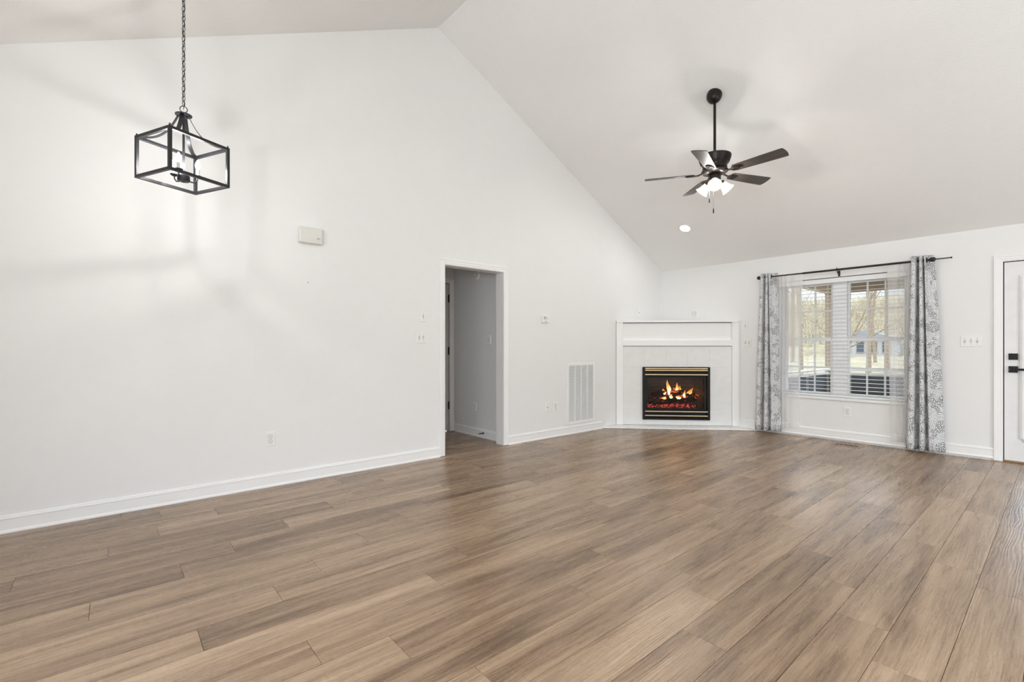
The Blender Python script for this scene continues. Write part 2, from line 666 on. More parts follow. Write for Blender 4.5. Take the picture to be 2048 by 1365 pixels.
def thing(name, loc, rz=0.0, label=None, cat=None, group=None, kind=None):
    o = bpy.data.objects.new(name, None)
    o.empty_display_size = 0.1
    o.location = loc
    o.rotation_euler = (0, 0, rz)
    COL.objects.link(o)
    return tag(o, label, cat, group, kind)


def struct(o):
    o['kind'] = 'structure'
    return o


def mitre(mb, path, prof):
    """Sweep a profile [(w outward, t thickness)] round an open polyline of (x, z); wall plane y=0, room at -y."""
    n = len(path)
    rows = []
    for i in range(n):
        p = Vector(path[i])
        d0 = (p - Vector(path[i - 1])).normalized() if i > 0 else None
        d1 = (Vector(path[i + 1]) - p).normalized() if i < n - 1 else None
        if d0 is None:
            d0 = d1
        if d1 is None:
            d1 = d0
        n0 = Vector((-d0.y, d0.x))
        n1 = Vector((-d1.y, d1.x))
        b = (n0 + n1).normalized()
        b = b / max(0.2, b.dot(n0))
        rows.append([mb.b.verts.new((p.x + b.x * w, -t, p.y + b.y * w)) for w, t in prof])
    m = len(prof)
    for A, B in zip(rows, rows[1:]):
        for j in range(m):
            mb.b.faces.new((A[j], A[(j + 1) % m], B[(j + 1) % m], B[j]))
    mb.b.faces.new(rows[0])
    mb.b.faces.new(rows[-1][::-1])
    return mb


CASING = [(0, 0), (0, 0.010), (0.006, 0.013), (0.018, 0.013), (0.022, 0.016), (0.044, 0.017), (0.048, 0.021), (0.062, 0.021), (0.066, 0.017), (0.066, 0)]

# ------------------------------------------------------------------ room shell
RX, RY = 7.2, -8.6                    # far side wall and rear wall
RIDGE_Y, RIDGE_Z, EAVE_Z = -4.288, 4.572, 2.41
KF = (RIDGE_Z - EAVE_Z) / -RIDGE_Y     # slope towards the window wall
KN = 0.4714                            # slope towards the rear wall


def ceil_z(y):
    return EAVE_Z + KF * -y if y > RIDGE_Y else RIDGE_Z - KN * (RIDGE_Y - y)


def build_floor():
    random.seed(4)
    W, LEN, X0 = 0.1867, 1.252, 0.132
    known = {-1: -6.89, 0: -6.68, 1: -6.37, 2: -6.715, 3: -6.955, 4: -6.06, 5: -6.40, 6: -6.66, 7: -5.765, 8: -6.105, 9: -6.34,
             10: -5.42, 11: -5.705, 12: -5.10, 15: -4.68, 16: -3.57, 17: -3.89, 18: -4.20, 19: -4.51, 20: -3.53, 21: -3.737, 22: -2.33}
    bm = bmesh.new()
    uvl = bm.loops.layers.uv.new('plank')
    tl = bm.loops.layers.float_color.new('tone')
    g = 0.0009
    for r in range(-9, 39):
        xa, xb = X0 + W * r, X0 + W * (r + 1)
        ph = known.get(r, random.uniform(-LEN, 0))
        y = ph - LEN * math.ceil((ph - RY) / LEN)
        while y < 0.1:
            ya, yb = max(y, RY - 0.1), min(y + LEN, 0.1)
            if yb - ya > 0.01:
                t = random.random()
                ou, ov = random.uniform(0, 60), random.uniform(0, 60)
                vs = [bm.verts.new((xx, yy, 0.0)) for xx, yy in ((xa + g, ya + g), (xb - g, ya + g), (xb - g, yb - g), (xa + g, yb - g))]
                lo = [bm.verts.new((v.co.x, v.co.y, -0.004)) for v in vs]
                fs = [bm.faces.new(vs)]
                for i in range(4):
                    fs.append(bm.faces.new((vs[i], lo[i], lo[(i + 1) % 4], vs[(i + 1) % 4])))
                for f in fs:
                    for lp in f.loops:
                        c = lp.vert.co
                        lp[uvl].uv = (c.y + ou, c.x + ov)
                        lp[tl] = (t, t, t, 1)
            y += LEN
    me = bpy.data.meshes.new('floor')
    bm.to_mesh(me)
    bm.free()
    me.materials.append(MAT['plank_floor'])
    o = bpy.data.objects.new('floor', me)
    COL.objects.link(o)
    struct(o)
    MB().box(-1.6, RX + 0.1, RY - 0.1, 0.1, -0.2, -0.003).build('subfloor', 'plank_gap', o)


build_floor()

OPN = (-4.205, -3.385, 2.062)         # cased opening in the left wall: y range and head height


def build_shell():
    # left wall, gable ended, with the cased opening
    mb = MB()
    T = -0.13
    y0, y1, zo = OPN
    mb.prism([(RY, 0), (y0, 0), (y0, ceil_z(y0)), (RIDGE_Y, RIDGE_Z), (RY, ceil_z(RY))], 'x', T, 0)
    mb.prism([(y1, 0), (0.15, 0), (0.15, EAVE_Z), (0, EAVE_Z), (y1, ceil_z(y1))], 'x', T, 0)
    mb.prism([(y0, zo), (y1, zo), (y1, ceil_z(y1)), (y0, ceil_z(y0))], 'x', T, 0)
    struct(mb.build('wall_left', 'wall_paint', weld=True))
    # window wall
    mb = MB()
    for x0, x1, z0, z1 in ((0, 1.79, 0, EAVE_Z), (1.79, 3.16, 0, 0.50), (1.79, 3.16, 2.055, EAVE_Z), (3.16, 3.905, 0, EAVE_Z),
                           (3.905, 4.875, 2.055, EAVE_Z), (4.875, RX, 0, EAVE_Z)):
        mb.box(x0, x1, 0, 0.15, z0, z1)
    struct(mb.build('wall_back', 'wall_paint', weld=True))
    # side wall with an unseen opening, sized to the side fill lamp
    mb = MB()
    mb.prism([(RY, 0), (0.15, 0), (0.15, 0.4), (RY, 0.4)], 'x', RX, RX + 0.13)
    mb.prism([(RY, 0.4), (-3.4, 0.4), (-3.4, 2.3), (RY, 2.3)], 'x', RX, RX + 0.13)
    mb.prism([(-1.6, 0.4), (0.15, 0.4), (0.15, 2.3), (-1.6, 2.3)], 'x', RX, RX + 0.13)
    mb.prism([(RY, 2.3), (0.15, 2.3), (0.15, EAVE_Z), (0, EAVE_Z), (RIDGE_Y, RIDGE_Z), (RY, ceil_z(RY))], 'x', RX, RX + 0.13)
    struct(mb.build('wall_right', 'wall_paint', weld=True))
    mb = MB()
    for x0, x1, z0, z1 in ((-0.13, 2.6, 0, 2.55), (2.6, 4.2, 0, 0.35), (2.6, 4.2, 2.35, 2.55), (4.2, 4.8, 0, 2.55), (4.8, 6.4, 0, 0.35), (4.8, 6.4, 2.35, 2.55), (6.4, RX + 0.13, 0, 2.55)):
        mb.box(x0, x1, RY - 0.15, RY, z0, z1)
    struct(mb.build('wall_front', 'wall_paint', weld=True))
    # vaulted ceiling
    mb = MB()
    mb.prism([(0.15, EAVE_Z), (0, EAVE_Z), (RIDGE_Y, RIDGE_Z), (RY - 0.15, ceil_z(RY - 0.15)), (RY - 0.15, ceil_z(RY) + 0.2),
              (RIDGE_Y, RIDGE_Z + 0.2), (0.15, EAVE_Z + 0.2)], 'x', -0.13, RX + 0.13)
    struct(mb.build('ceiling', 'ceiling_paint'))
    # side hall behind the cased opening
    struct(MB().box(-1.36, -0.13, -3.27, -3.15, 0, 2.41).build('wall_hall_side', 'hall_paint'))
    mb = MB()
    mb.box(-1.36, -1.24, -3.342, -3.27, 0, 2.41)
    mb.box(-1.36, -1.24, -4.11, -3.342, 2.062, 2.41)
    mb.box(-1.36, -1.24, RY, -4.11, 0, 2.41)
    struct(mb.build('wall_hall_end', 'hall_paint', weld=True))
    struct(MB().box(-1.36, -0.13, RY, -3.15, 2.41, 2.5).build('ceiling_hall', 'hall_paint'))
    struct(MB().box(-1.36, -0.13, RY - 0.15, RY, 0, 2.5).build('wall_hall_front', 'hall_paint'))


build_shell()

BASE = [(0, 0), (0.020, 0), (0.020, 0.008), (0.014, 0.018), (0.012, 0.020), (0.012, 0.084), (0.015, 0.087), (0.015, 0.093), (0.010, 0.099), (0.010, 0.104), (0.004, 0.110), (0, 0.110)]


def baseboard(name, p0, p1, inward, mat='trim_paint', z=0.0):
    mb = MB()
    p0, p1, q = Vector((*p0, z)), Vector((*p1, z)), Vector((*inward, 0))
    A = [mb.b.verts.new(p0 + q * d + Vector((0, 0, h))) for d, h in BASE]
    B = [mb.b.verts.new(p1 + q * d + Vector((0, 0, h))) for d, h in BASE]
    for j in range(len(BASE)):
        k = (j + 1) % len(BASE)
        mb.b.faces.new((A[j], A[k], B[k], B[j]))
    mb.b.faces.new(A)
    mb.b.faces.new(B[::-1])
    return struct(mb.build(name, mat))


baseboard('baseboard_left_near', (0, RY), (0, OPN[0] - 0.067), (1, 0))
baseboard('baseboard_left_far', (0, OPN[1] + 0.067), (0, -1.545), (1, 0))
baseboard('baseboard_back', (1.27, 0), (3.852, 0), (0, -1), z=0.022)
baseboard('baseboard_back_right', (4.93, 0), (RX, 0), (0, -1))
baseboard('baseboard_hall', (-1.24, -3.27), (-0.132, -3.27), (0, -1), 'trim_paint')

# cased opening: casing on the room face, jamb lining, casing on the hall face
tr = struct(thing('trim_1', (0, OPN[0], 0), math.radians(90)))
wd = OPN[1] - OPN[0]
mitre(MB(), [(0, 0.006), (0, OPN[2]), (wd, OPN[2]), (wd, 0.006)], CASING).build('casing', 'trim_paint', tr)
mb = MB()
mb.box(0.0005, 0.004, -0.004, 0.134, 0.004, OPN[2] - 0.0005)
mb.box(wd - 0.004, wd - 0.0005, -0.004, 0.134, 0.004, OPN[2] - 0.0005)
mb.box(0.004, wd - 0.004, -0.004, 0.134, OPN[2] - 0.004, OPN[2] - 0.0005)
mb.build('jamb', 'trim_paint', tr)
mb = MB()
for xa, xb in ((-0.06, -0.004), (wd + 0.004, wd + 0.06)):
    mb.box(xa, xb, 0.131, 0.147, 0.004, OPN[2] + 0.06)
mb.box(-0.06, wd + 0.06, 0.131, 0.147, OPN[2] + 0.004, OPN[2] + 0.06)
mb.build('hall_casing', 'trim_paint', tr)

# hall door at the end of the side hall
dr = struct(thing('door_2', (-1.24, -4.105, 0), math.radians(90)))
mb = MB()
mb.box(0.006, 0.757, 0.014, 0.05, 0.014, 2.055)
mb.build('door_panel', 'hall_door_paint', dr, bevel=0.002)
mb = MB()
for xa in (0.10, 0.43):
    for za, zb in ((0.25, 0.95), (1.10, 1.85)):
        mb.box(xa, xa + 0.22, 0.008, 0.016, za, zb)
mb.build('panel_moulding', 'hall_door_paint', dr, bevel=0.005)
mb = MB()
mb.box(0.757, 0.7625, 0.03, 0.06, 0, 2.062)
mb.box(0.0, 0.763, 0.03, 0.06, 2.055, 2.062)
mb.build('gap_shadow_strip', 'weatherstrip', dr)
for z in (0.36, 1.12, 1.85):
    mb = MB()
    mb.cyl((0.760, 0.008, z - 0.055), (0.760, 0.008, z + 0.055), 0.0075, seg=10)
    mb.box(0.745, 0.775, 0.006, 0.012, z - 0.05, z + 0.05)
    mb.build('hinge', 'hinge_dark', dr)
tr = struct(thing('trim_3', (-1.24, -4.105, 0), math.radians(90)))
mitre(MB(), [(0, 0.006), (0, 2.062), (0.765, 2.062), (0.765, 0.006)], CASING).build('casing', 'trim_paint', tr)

# ------------------------------------------------------------------ exterior door at the right edge
dr = struct(thing('door_1', (3.905, 0, 0)))
mb = MB()                                                            # slab as stiles and rails round the glazed light
mb.box(0.022, 0.16, 0.02, 0.062, 0.02, 2.036)
mb.box(0.81, 0.948, 0.02, 0.062, 0.02, 2.036)
mb.box(0.16, 0.81, 0.02, 0.062, 0.02, 0.25)
mb.box(0.16, 0.81, 0.02, 0.062, 1.86, 2.036)
mb.build('door_panel', 'door_paint', dr, weld=True)
mb = MB()
mitre(mb, [(0.16, 0.25), (0.16, 1.86), (0.81, 1.86), (0.81, 0.25), (0.16, 0.25)], [(0, -0.02), (0, -0.002), (0.012, 0.002), (0.030, -0.006), (0.036, -0.014), (0.036, -0.02)])
mb.build('lite_frame', 'door_paint', dr)
MB().box(0.16, 0.81, 0.035, 0.045, 0.25, 1.86).build('glass_pane', 'window_glass', dr)
mb = MB()
for i in range(64):
    z = 0.27 + i * 0.025
    mb.box(0.165, 0.805, 0.047, 0.060, z, z + 0.0012, Matrix.Translation((0, 0.0535, z)) @ Matrix.Rotation(0.9, 4, 'X') @ Matrix.Translation((0, -0.0535, -z)))
mb.build('blind_slats', 'blind_white', dr)
mb = MB()
mb.box(0.014, 0.022, 0.024, 0.07, 0.0, 2.043)
mb.box(0.948, 0.956, 0.024, 0.07, 0.0, 2.043)
mb.box(0.014, 0.956, 0.024, 0.07, 2.036, 2.044)
mb.build('weatherstrip', 'weatherstrip', dr)
mb = MB()
mb.box(0.0, 0.014, 0.0, 0.15, 0.0, 2.056)
mb.box(0.956, 0.970, 0.0, 0.15, 0.0, 2.056)
mb.box(0.0, 0.970, 0.0, 0.15, 2.044, 2.056)
mb.build('jamb', 'trim_paint', dr)
MB().box(0.0, 0.97, 0.0, 0.15, 0.001, 0.02).build('threshold', 'oak_sill', dr, bevel=0.004)
d = MB().box(0.052, 0.118, 0.006, 0.02, 1.043, 1.107).build('deadbolt', 'black_satin', dr, bevel=0.003)
mb = MB()
mb.cyl((0.085, 0.006, 1.075), (0.085, -0.002, 1.075), 0.022, seg=20)
mb.box(0.079, 0.091, -0.018, -0.001, 1.055, 1.095)
mb.build('thumb_turn', 'black_satin', d)
h = MB().box(0.052, 0.118, 0.006, 0.02, 0.913, 0.978).build('door_handle', 'black_satin', dr, bevel=0.003)
mb = MB()
mb.cyl((0.085, 0.006, 0.945), (0.085, -0.035, 0.945), 0.012, seg=16)
mb.box(0.075, 0.20, -0.045, -0.031, 0.935, 0.957)
mb.build('lever', 'black_satin', h, bevel=0.003)
MB().cyl((0.059, 0.006, 0.944), (0.059, 0.004, 0.944), 0.003, seg=10).build('screw', 'chain_steel', h)
tr = struct(thing('trim_2', (3.905, 0, 0)))
mitre(MB(), [(0.012, 0.008), (0.012, 2.046), (0.958, 2.046), (0.958, 0.008)], CASING).build('casing', 'trim_paint', tr)

# ------------------------------------------------------------------ corner fireplace
FA = Vector((0, -1.22, 0))
FANG = math.atan2(1.22, 1.26)
FW = math.hypot(1.22, 1.26)
fp = thing('fireplace', FA, FANG, 'white corner fireplace with tiled face and black insert trimmed in brass', 'fireplace')
# enclosure behind the face, left open for the firebox
mb = MB()
ca, sa = math.cos(FANG), math.sin(FANG)


def loc_fp(x, y):      # world xy to fireplace xy
    dx, dy = x - FA.x, y - FA.y
    return (dx * ca + dy * sa, -dx * sa + dy * ca)


CORNER = loc_fp(0.004, -0.004)
mb.prism([(0.004, -0.040), (FW - 0.004, -0.040), (FW - 0.004, 0.0), CORNER, (0.004, 0.0)], 'z', 1.535, 1.562)
mb.build('mantel_shelf', 'trim_paint', fp, bevel=0.003)
mb = MB()
mb.box(0.003, 0.097, -0.026, 0.03, 0.024, 1.535)
mb.box(1.653, FW - 0.003, -0.024, 0.03, 0.024, 1.535)
mb.box(0.097, 1.653, -0.024, 0.03, 1.190, 1.272)
mb.build('surround_frame', 'trim_paint', fp, bevel=0.002)
MB().box(0.097, 1.653, 0.016, 0.04, 1.272, 1.526).build('frieze_panel', 'trim_paint', fp)
mb = MB()
us = [0.097, 0.409, 0.720, 1.032, 1.343, 1.653]
zs = [0.024, 0.258, 0.569, 0.881, 1.184]
IX0, IX1, IZ0, IZ1 = 0.384, 1.341, 0.105, 0.879
for i in range(5):
    for j in range(4):
        a, b, c, d = us[i] + 0.002, us[i + 1] - 0.002, zs[j] + 0.002, zs[j + 1] - 0.002
        if 1 <= i <= 3 and 1 <= j <= 2:
            continue
        if 1 <= i <= 3 and j == 0:
            d = IZ0
        if i in (0, 4) or j in (0, 3):
            if i == 0 and j in (1, 2):
                b = min(b, IX0)
            if i == 4 and j in (1, 2):
                a = max(a, IX1)
            mb.box(a, b, 0.0, 0.012, c, d)
for za, zb in ((0.258, 0.569), (0.569, 0.881)):
    pass
mb.build('tile_facing', 'tile_paint', fp, bevel=0.0025)
mb = MB()
mb.box(0.097, IX0 + 0.01, 0.0035, 0.03, 0.024, 1.184)
mb.box(IX1 - 0.01, 1.653, 0.0035, 0.03, 0.024, 1.184)
mb.box(IX0 + 0.01, IX1 - 0.01, 0.0035, 0.03, IZ1 - 0.005, 1.184)
mb.box(IX0 + 0.01, IX1 - 0.01, 0.0035, 0.03, 0.024, IZ0 + 0.005)
mb.build('grout_bed', 'grout', fp)
MB().box(0.05, 1.70, 0.045, 0.05, 1.0, 1.535).build('gap_shade_board', 'dark_void', fp)  # near-black board added as the shadow line under shelf and rail
# hearth flush with the planks, white nosing along the front
HA, HB, HB2, HA2 = loc_fp(0.003, -1.535), loc_fp(1.582, -0.003), loc_fp(1.262, -0.003), loc_fp(0.003, -1.222)
hs = MB().prism([HA, HB, HB2, HA2], 'z', 0.001, 0.022).build('hearth_slab', 'marble_edge', fp)
mb = MB()
mb.prism([(HA[0] + 0.005, HA[1] - 0.012), (HB[0] - 0.005, HB[1] - 0.012), (HB[0] - 0.005, HB[1]), (HA[0] + 0.005, HA[1])], 'z', 0.001, 0.020)
mb.build('nosing', 'trim_paint', hs, bevel=0.006)
for i in range(5):
    u = 0.30 + i * 0.305
    MB().box(u, u + 0.004, HA[1] + 0.02, -0.03, 0.0215, 0.0224).build('grout_line', 'grout_grey', hs)
# insert
ins = MB()
ins.box(IX0, IX0 + 0.042, -0.032, 0.03, IZ0, IZ1)
ins.box(IX1 - 0.042, IX1, -0.032, 0.03, IZ0, IZ1)
ins.box(IX0 + 0.042, IX1 - 0.042, -0.024, 0.03, IZ0, 0.135)
ins.box(IX0 + 0.042, IX1 - 0.042, -0.024, 0.03, 0.243, 0.262)
ins.box(IX0 + 0.042, IX1 - 0.042, -0.024, 0.03, 0.742, 0.760)
ins.box(IX0 + 0.042, IX1 - 0.042, -0.024, 0.03, 0.866, IZ1)
ins = ins.build('insert', 'black_satin', fp, bevel=0.003)
mb = MB()
for nm, zz in (('lower_louvers', (0.148, 0.186, 0.205)), ('upper_louvers', (0.786, 0.806, 0.843))):
    mb = MB()
    for z in zz:
        mb.box(IX0 + 0.042, IX1 - 0.042, -0.012, 0.03, z - 0.006, z + 0.006)
    mb.build(nm, 'black_satin', ins)
MB().box(IX0 + 0.042, IX1 - 0.042, 0.028, 0.034, 0.135, 0.243).build('lower_grille_back', 'black_satin', ins)
MB().box(IX0 + 0.042, IX1 - 0.042, 0.028, 0.034, 0.76, 0.866).build('upper_grille_back', 'black_satin', ins)
for z in (0.167, 0.228, 0.768, 0.830, 0.857):
    MB().box(0.416, 1.309, -0.034, -0.022, z - 0.0085, z + 0.0085).build('brass_bar', 'brass', ins, bevel=0.004)
mb = MB()
mb.box(0.427, 0.452, -0.015, 0.02, 0.262, 0.742)
mb.box(1.262, 1.290, -0.015, 0.02, 0.262, 0.742)
mb.box(0.452, 1.262, -0.012, 0.02, 0.722, 0.742)
mb.box(0.452, 1.262, -0.012, 0.02, 0.262, 0.276)
mb.build('glass_frame', 'black_satin', ins, bevel=0.003)
MB().box(0.450, 1.265, 0.004, 0.008, 0.274, 0.724).build('glass_pane', 'smoked_glass', ins)
mb = MB()
X0, X1, YB = 0.43, 1.295, 0.36
mb.box(X0 + 0.08, X1 - 0.08, YB, YB + 0.01, 0.25, 0.76)
mb.hexa([(X0, 0.035, 0.25), (X0 + 0.08, YB, 0.25), (X0 + 0.07, YB, 0.25), (X0 - 0.01, 0.035, 0.25), (X0, 0.035, 0.76), (X0 + 0.08, YB, 0.76), (X0 + 0.07, YB, 0.76), (X0 - 0.01, 0.035, 0.76)])
mb.hexa([(X1, 0.035, 0.25), (X1 + 0.01, 0.035, 0.25), (X1 - 0.07, YB, 0.25), (X1 - 0.08, YB, 0.25), (X1, 0.035, 0.76), (X1 + 0.01, 0.035, 0.76), (X1 - 0.07, YB, 0.76), (X1 - 0.08, YB, 0.76)])
mb.box(X0 - 0.01, X1 + 0.01, 0.03, YB + 0.01, 0.24, 0.25)
mb.box(X0 - 0.01, X1 + 0.01, 0.03, YB + 0.01, 0.76, 0.77)
mb.build('firebox', 'firebrick', ins)


def fpw(x, y, z):
    return (FA.x + x * ca - y * sa, FA.y + x * sa + y * ca, z)


def log(p0, p1, r, label, seed):
    random.seed(seed)
    a, b = Vector(p0), Vector(p1)
    L = (b - a).length
    mb = MB()
    n = 14
    pts, rs = [], []
    for i in range(n + 1):
        t = i / n
        pts.append((t * L - L / 2, random.uniform(-.004, .004), random.uniform(-.004, .004)))
        rs.append(r * (1 + random.uniform(-.14, .14)) * (0.82 if i in (0, n) else 1))
    mb.tube(pts, rs, 14)
    for v in mb.b.verts:
        v.co.y += random.uniform(-.005, .005)
        v.co.z += random.uniform(-.005, .005)
    if random.random() < 0.8:
        mb.tube([(L * .1, 0, r * .6), (L * .18, -r * .5, r * 1.7)], [r * .35, r * .2], 8)
    o = mb.build('fire_log', 'charred_log', None, smooth=True)
    mid = (a + b) / 2
    o.location = fpw(*mid)
    dv = b - a
    wv = Vector((dv.x * ca - dv.y * sa, dv.x * sa + dv.y * ca, dv.z))
    o.rotation_mode = 'QUATERNION'
    o.rotation_quaternion = wv.to_track_quat('X', 'Z')
    tag(o, label, 'log', 'logs burning in the fireplace')
    return o


log((0.60, 0.10, 0.365), (1.19, 0.075, 0.44), 0.062, 'thick charred log lying across the front of the fire', 3)
log((0.52, 0.21, 0.355), (1.12, 0.23, 0.350), 0.058, 'dark log at the back of the fire under the flames', 5)
log((0.55, 0.25, 0.455), (1.00, 0.13, 0.50), 0.036, 'thinner log laid slanting on top with glowing cracks', 8)
log((0.60, 0.11, 0.475), (0.92, 0.22, 0.545), 0.018, 'thin twig-like stick crossing above the fire logs at left', 9)
g = thing('fire_grate', fpw(0.86, 0.15, 0.25), FANG, 'black metal grate holding the fire logs', 'grate')
mb = MB()
for i in range(9):
    x = -0.32 + i * 0.08
    mb.tube([(x, -0.10, 0.085), (x, -0.085, 0.032), (x, 0.10, 0.032), (x, 0.12, 0.12)], 0.007, 6)
mb.build('grate_bars', 'black_metal', g)
mb = MB()
for y in (-0.06, 0.08):
    mb.box(-0.35, 0.35, y - 0.006, y + 0.006, 0.020, 0.031)
    for x in (-0.3, 0.3):
        mb.box(x - 0.007, x + 0.007, y - 0.006, y + 0.006, 0.001, 0.02)
mb.build('grate_frame', 'black_metal', g)
random.seed(12)
mb = MB()
for i in range(170):
    x = random.gauss(0.82, 0.17)
    x = min(1.15, max(0.50, x))
    y = random.uniform(0.045, 0.26)
    r = random.uniform(0.005, 0.014)
    M = Matrix.Translation(fpw(x, y, 0.254 + r * 0.5 + random.uniform(0, 0.055))) @ Matrix.Rotation(random.uniform(0, 3), 4, Vector((random.random(), random.random(), 1)).normalized())
    mb.box(-r, r, -r * .7, r * .7, -r * .6, r * .6, M)
tag(mb.build('embers', 'ember'), 'glowing red embers under the burning logs', 'embers', kind='stuff')


def flame(x, y, z, h, w, lean, seed):
    random.seed(seed)
    mb = MB()
    n, seg = 14, 12
    rings = []
    p1, p2 = random.uniform(0, 6), random.uniform(0, 6)
    for i in range(n + 1):
        t = i / n
        rr = w * (math.sin(math.pi * min(1, t * 1.35 + 0.16)) ** 0.9 if t < 0.62 else 0) if False else w * ((1 - t) ** 0.85) * (0.35 + 1.6 * t if t < 0.4 else 1.0)
        rr = max(rr, 0.0008)
        cx = lean * t * t + 0.16 * w * math.sin(p1 + 5 * t) * 2 * t
        cy = 0.2 * w * math.sin(p2 + 4 * t)
        ring = []
        for j in range(seg):
            a = 2 * math.pi * j / seg
            k = 1 + 0.28 * math.sin(3 * a + p1 + 4 * t) * (0.3 + t)
            lx, ly = cx + rr * k * math.cos(a), cy + 0.6 * rr * k * math.sin(a)
            ring.append(mb.b.verts.new((lx * ca - ly * sa, lx * sa + ly * ca, h * t)))
        rings.append(ring)
    for A, B in zip(rings, rings[1:]):
        for j in range(seg):
            mb.b.faces.new((A[j], A[(j + 1) % seg], B[(j + 1) % seg], B[j]))
    mb.b.faces.new(rings[0][::-1])
    mb.b.faces.new(rings[-1])
    return mb.build('flame', 'flame', None, smooth=True, loc=fpw(x, y, z))


FL = [(0.800, 0.16, 0.455, 0.225, 0.050, -0.012, 1, 'tallest pale yellow flame, left of the middle of the fire'),
      (0.905, 0.16, 0.455, 0.190, 0.044, 0.026, 2, 'second tall flame just right of the tallest one'),
      (0.972, 0.15, 0.455, 0.150, 0.028, -0.012, 3, 'slim orange flame right of the two tall flames'),
      (0.735, 0.15, 0.460, 0.095, 0.040, -0.02, 4, 'small blurry flame left of the tallest flame'),
      (0.990, 0.02, 0.430, 0.110, 0.030, 0.00, 5, 'bright little flame rising from the front log'),
      (1.068, 0.06, 0.440, 0.095, 0.034, 0.016, 6, 'forked little flame near the right end of the fire'),
      (0.800, 0.02, 0.415, 0.070, 0.042, 0.01, 7, 'low flame licking the front log under the tallest flame'),
      (0.905, 0.015, 0.410, 0.055, 0.060, 0.01, 8, 'low wide flame along the middle of the front log'),
      (0.710, 0.035, 0.400, 0.048, 0.055, 0.0, 9, 'low reddish flame at the left end of the front log'),
      (0.855, 0.20, 0.445, 0.120, 0.060, 0.01, 10, 'broad orange flame between and behind the two tall ones'),
      (1.120, 0.22, 0.400, 0.160, 0.070, 0.03, 11, 'dim orange flame behind the right end of the front log')]
for x, y, z, h_, w_, le, sd, lb in FL:
    tag(flame(x, y, z, h_, w_, le, sd), lb, 'flame', 'flames of the gas fire')

fire_light = lamp('fire_lamp', fpw(0.90, 0.12, 0.60), 0.8, (1.0, 0.42, 0.10), 0.06, None)
lamp('fire_lamp', fpw(1.14, 0.24, 0.47), 0.5, (1.0, 0.33, 0.06), 0.04, None)

# ------------------------------------------------------------------ window
wi = struct(thing('window_1', (2.475, 0, 0)))


def W(x):
    return x - 2.475


mb = MB()
mb.box(W(1.79), W(1.812), 0.06, 0.15, 0.535, 2.05)
mb.box(W(3.138), W(3.16), 0.06, 0.15, 0.535, 2.05)
mb.box(W(1.79), W(3.16), 0.06, 0.15, 2.02, 2.052)
mb.box(W(1.79), W(3.16), 0.06, 0.15, 0.535, 0.555)
mb.build('frame', 'vinyl_white', wi)
MB().box(W(2.402), W(2.558), 0.075, 0.15, 0.555, 2.02).build('mullion', 'vinyl_white', wi, bevel=0.004)
for x0, x1 in ((1.812, 2.402), (2.558, 3.138)):
    for nm, z0, z1, y0, gz0, gz1, zm in (('upper_sash', 1.250, 2.02, 0.112, 1.293, 1.975, 1.640), ('lower_sash', 0.555, 1.293, 0.088, 0.590, 1.250, 0.910)):
        e = 0.026
        mb = MB()
        mb.box(W(x0), W(x0 + e), y0, y0 + 0.022, z0, z1)
        mb.box(W(x1 - e), W(x1), y0, y0 + 0.022, z0, z1)
        mb.box(W(x0 + e), W(x1 - e), y0, y0 + 0.022, z0, gz0)
        mb.box(W(x0 + e), W(x1 - e), y0, y0 + 0.022, gz1, z1)
        s = mb.build(nm, 'vinyl_white', wi, bevel=0.002)
        mb = MB()
        gw = (x1 - x0 - 2 * e) / 3
        for k in (1, 2):
            xm = x0 + e + gw * k
            mb.box(W(xm - 0.009), W(xm + 0.009), y0 + 0.004, y0 + 0.018, gz0, gz1)
        mb.box(W(x0 + e), W(x1 - e), y0 + 0.005, y0 + 0.017, zm - 0.011, zm + 0.011)
        mb.build('muntins', 'vinyl_white', s)
        MB().box(W(x0 + e), W(x1 - e), y0 + 0.009, y0 + 0.013, gz0, gz1).build('glass_pane', 'window_glass', s)
MB().box(W(1.79), W(3.16), -0.022, 0.088, 0.503, 0.535).build('window_sill', 'trim_paint', wi, bevel=0.004)

bl = thing('window_blind', (2.475, 0.03, 2.05), 0, 'white wide slat blind lowered and open inside the window', 'window blind')
mb = MB()
mb.box(W(1.80), W(3.15), -0.016, -0.004, -0.062, -0.004)
mb.build('valance', 'blind_white', bl, bevel=0.003)
MB().box(W(1.80), W(3.15), 0.0, 0.045, -0.05, -0.004).build('headrail', 'blind_white', bl)
mb = MB()
z = -0.085
while z > -1.47:
    M = Matrix.Translation((0, 0.022, z)) @ Matrix.Rotation(math.radians(0.5), 4, 'X')
    mb.box(W(1.803), W(3.147), -0.024, 0.024, -0.0014, 0.0014, M)
    z -= 0.0475
mb.build('slats', 'blind_white', bl)
MB().box(W(1.803), W(3.147), 0.0, 0.045, -1.505, -1.488).build('bottom_rail', 'blind_white', bl, bevel=0.003)
for x in (1.93, 2.125, 2.36, 2.475, 2.60, 3.03):
    mb = MB()
    for y in (-0.003, 0.047):
        mb.box(W(x) - 0.0012, W(x) + 0.0012, y - 0.0008, y + 0.0008, -1.49, -0.05)
    mb.build('ladder_cord', 'blind_white', bl)

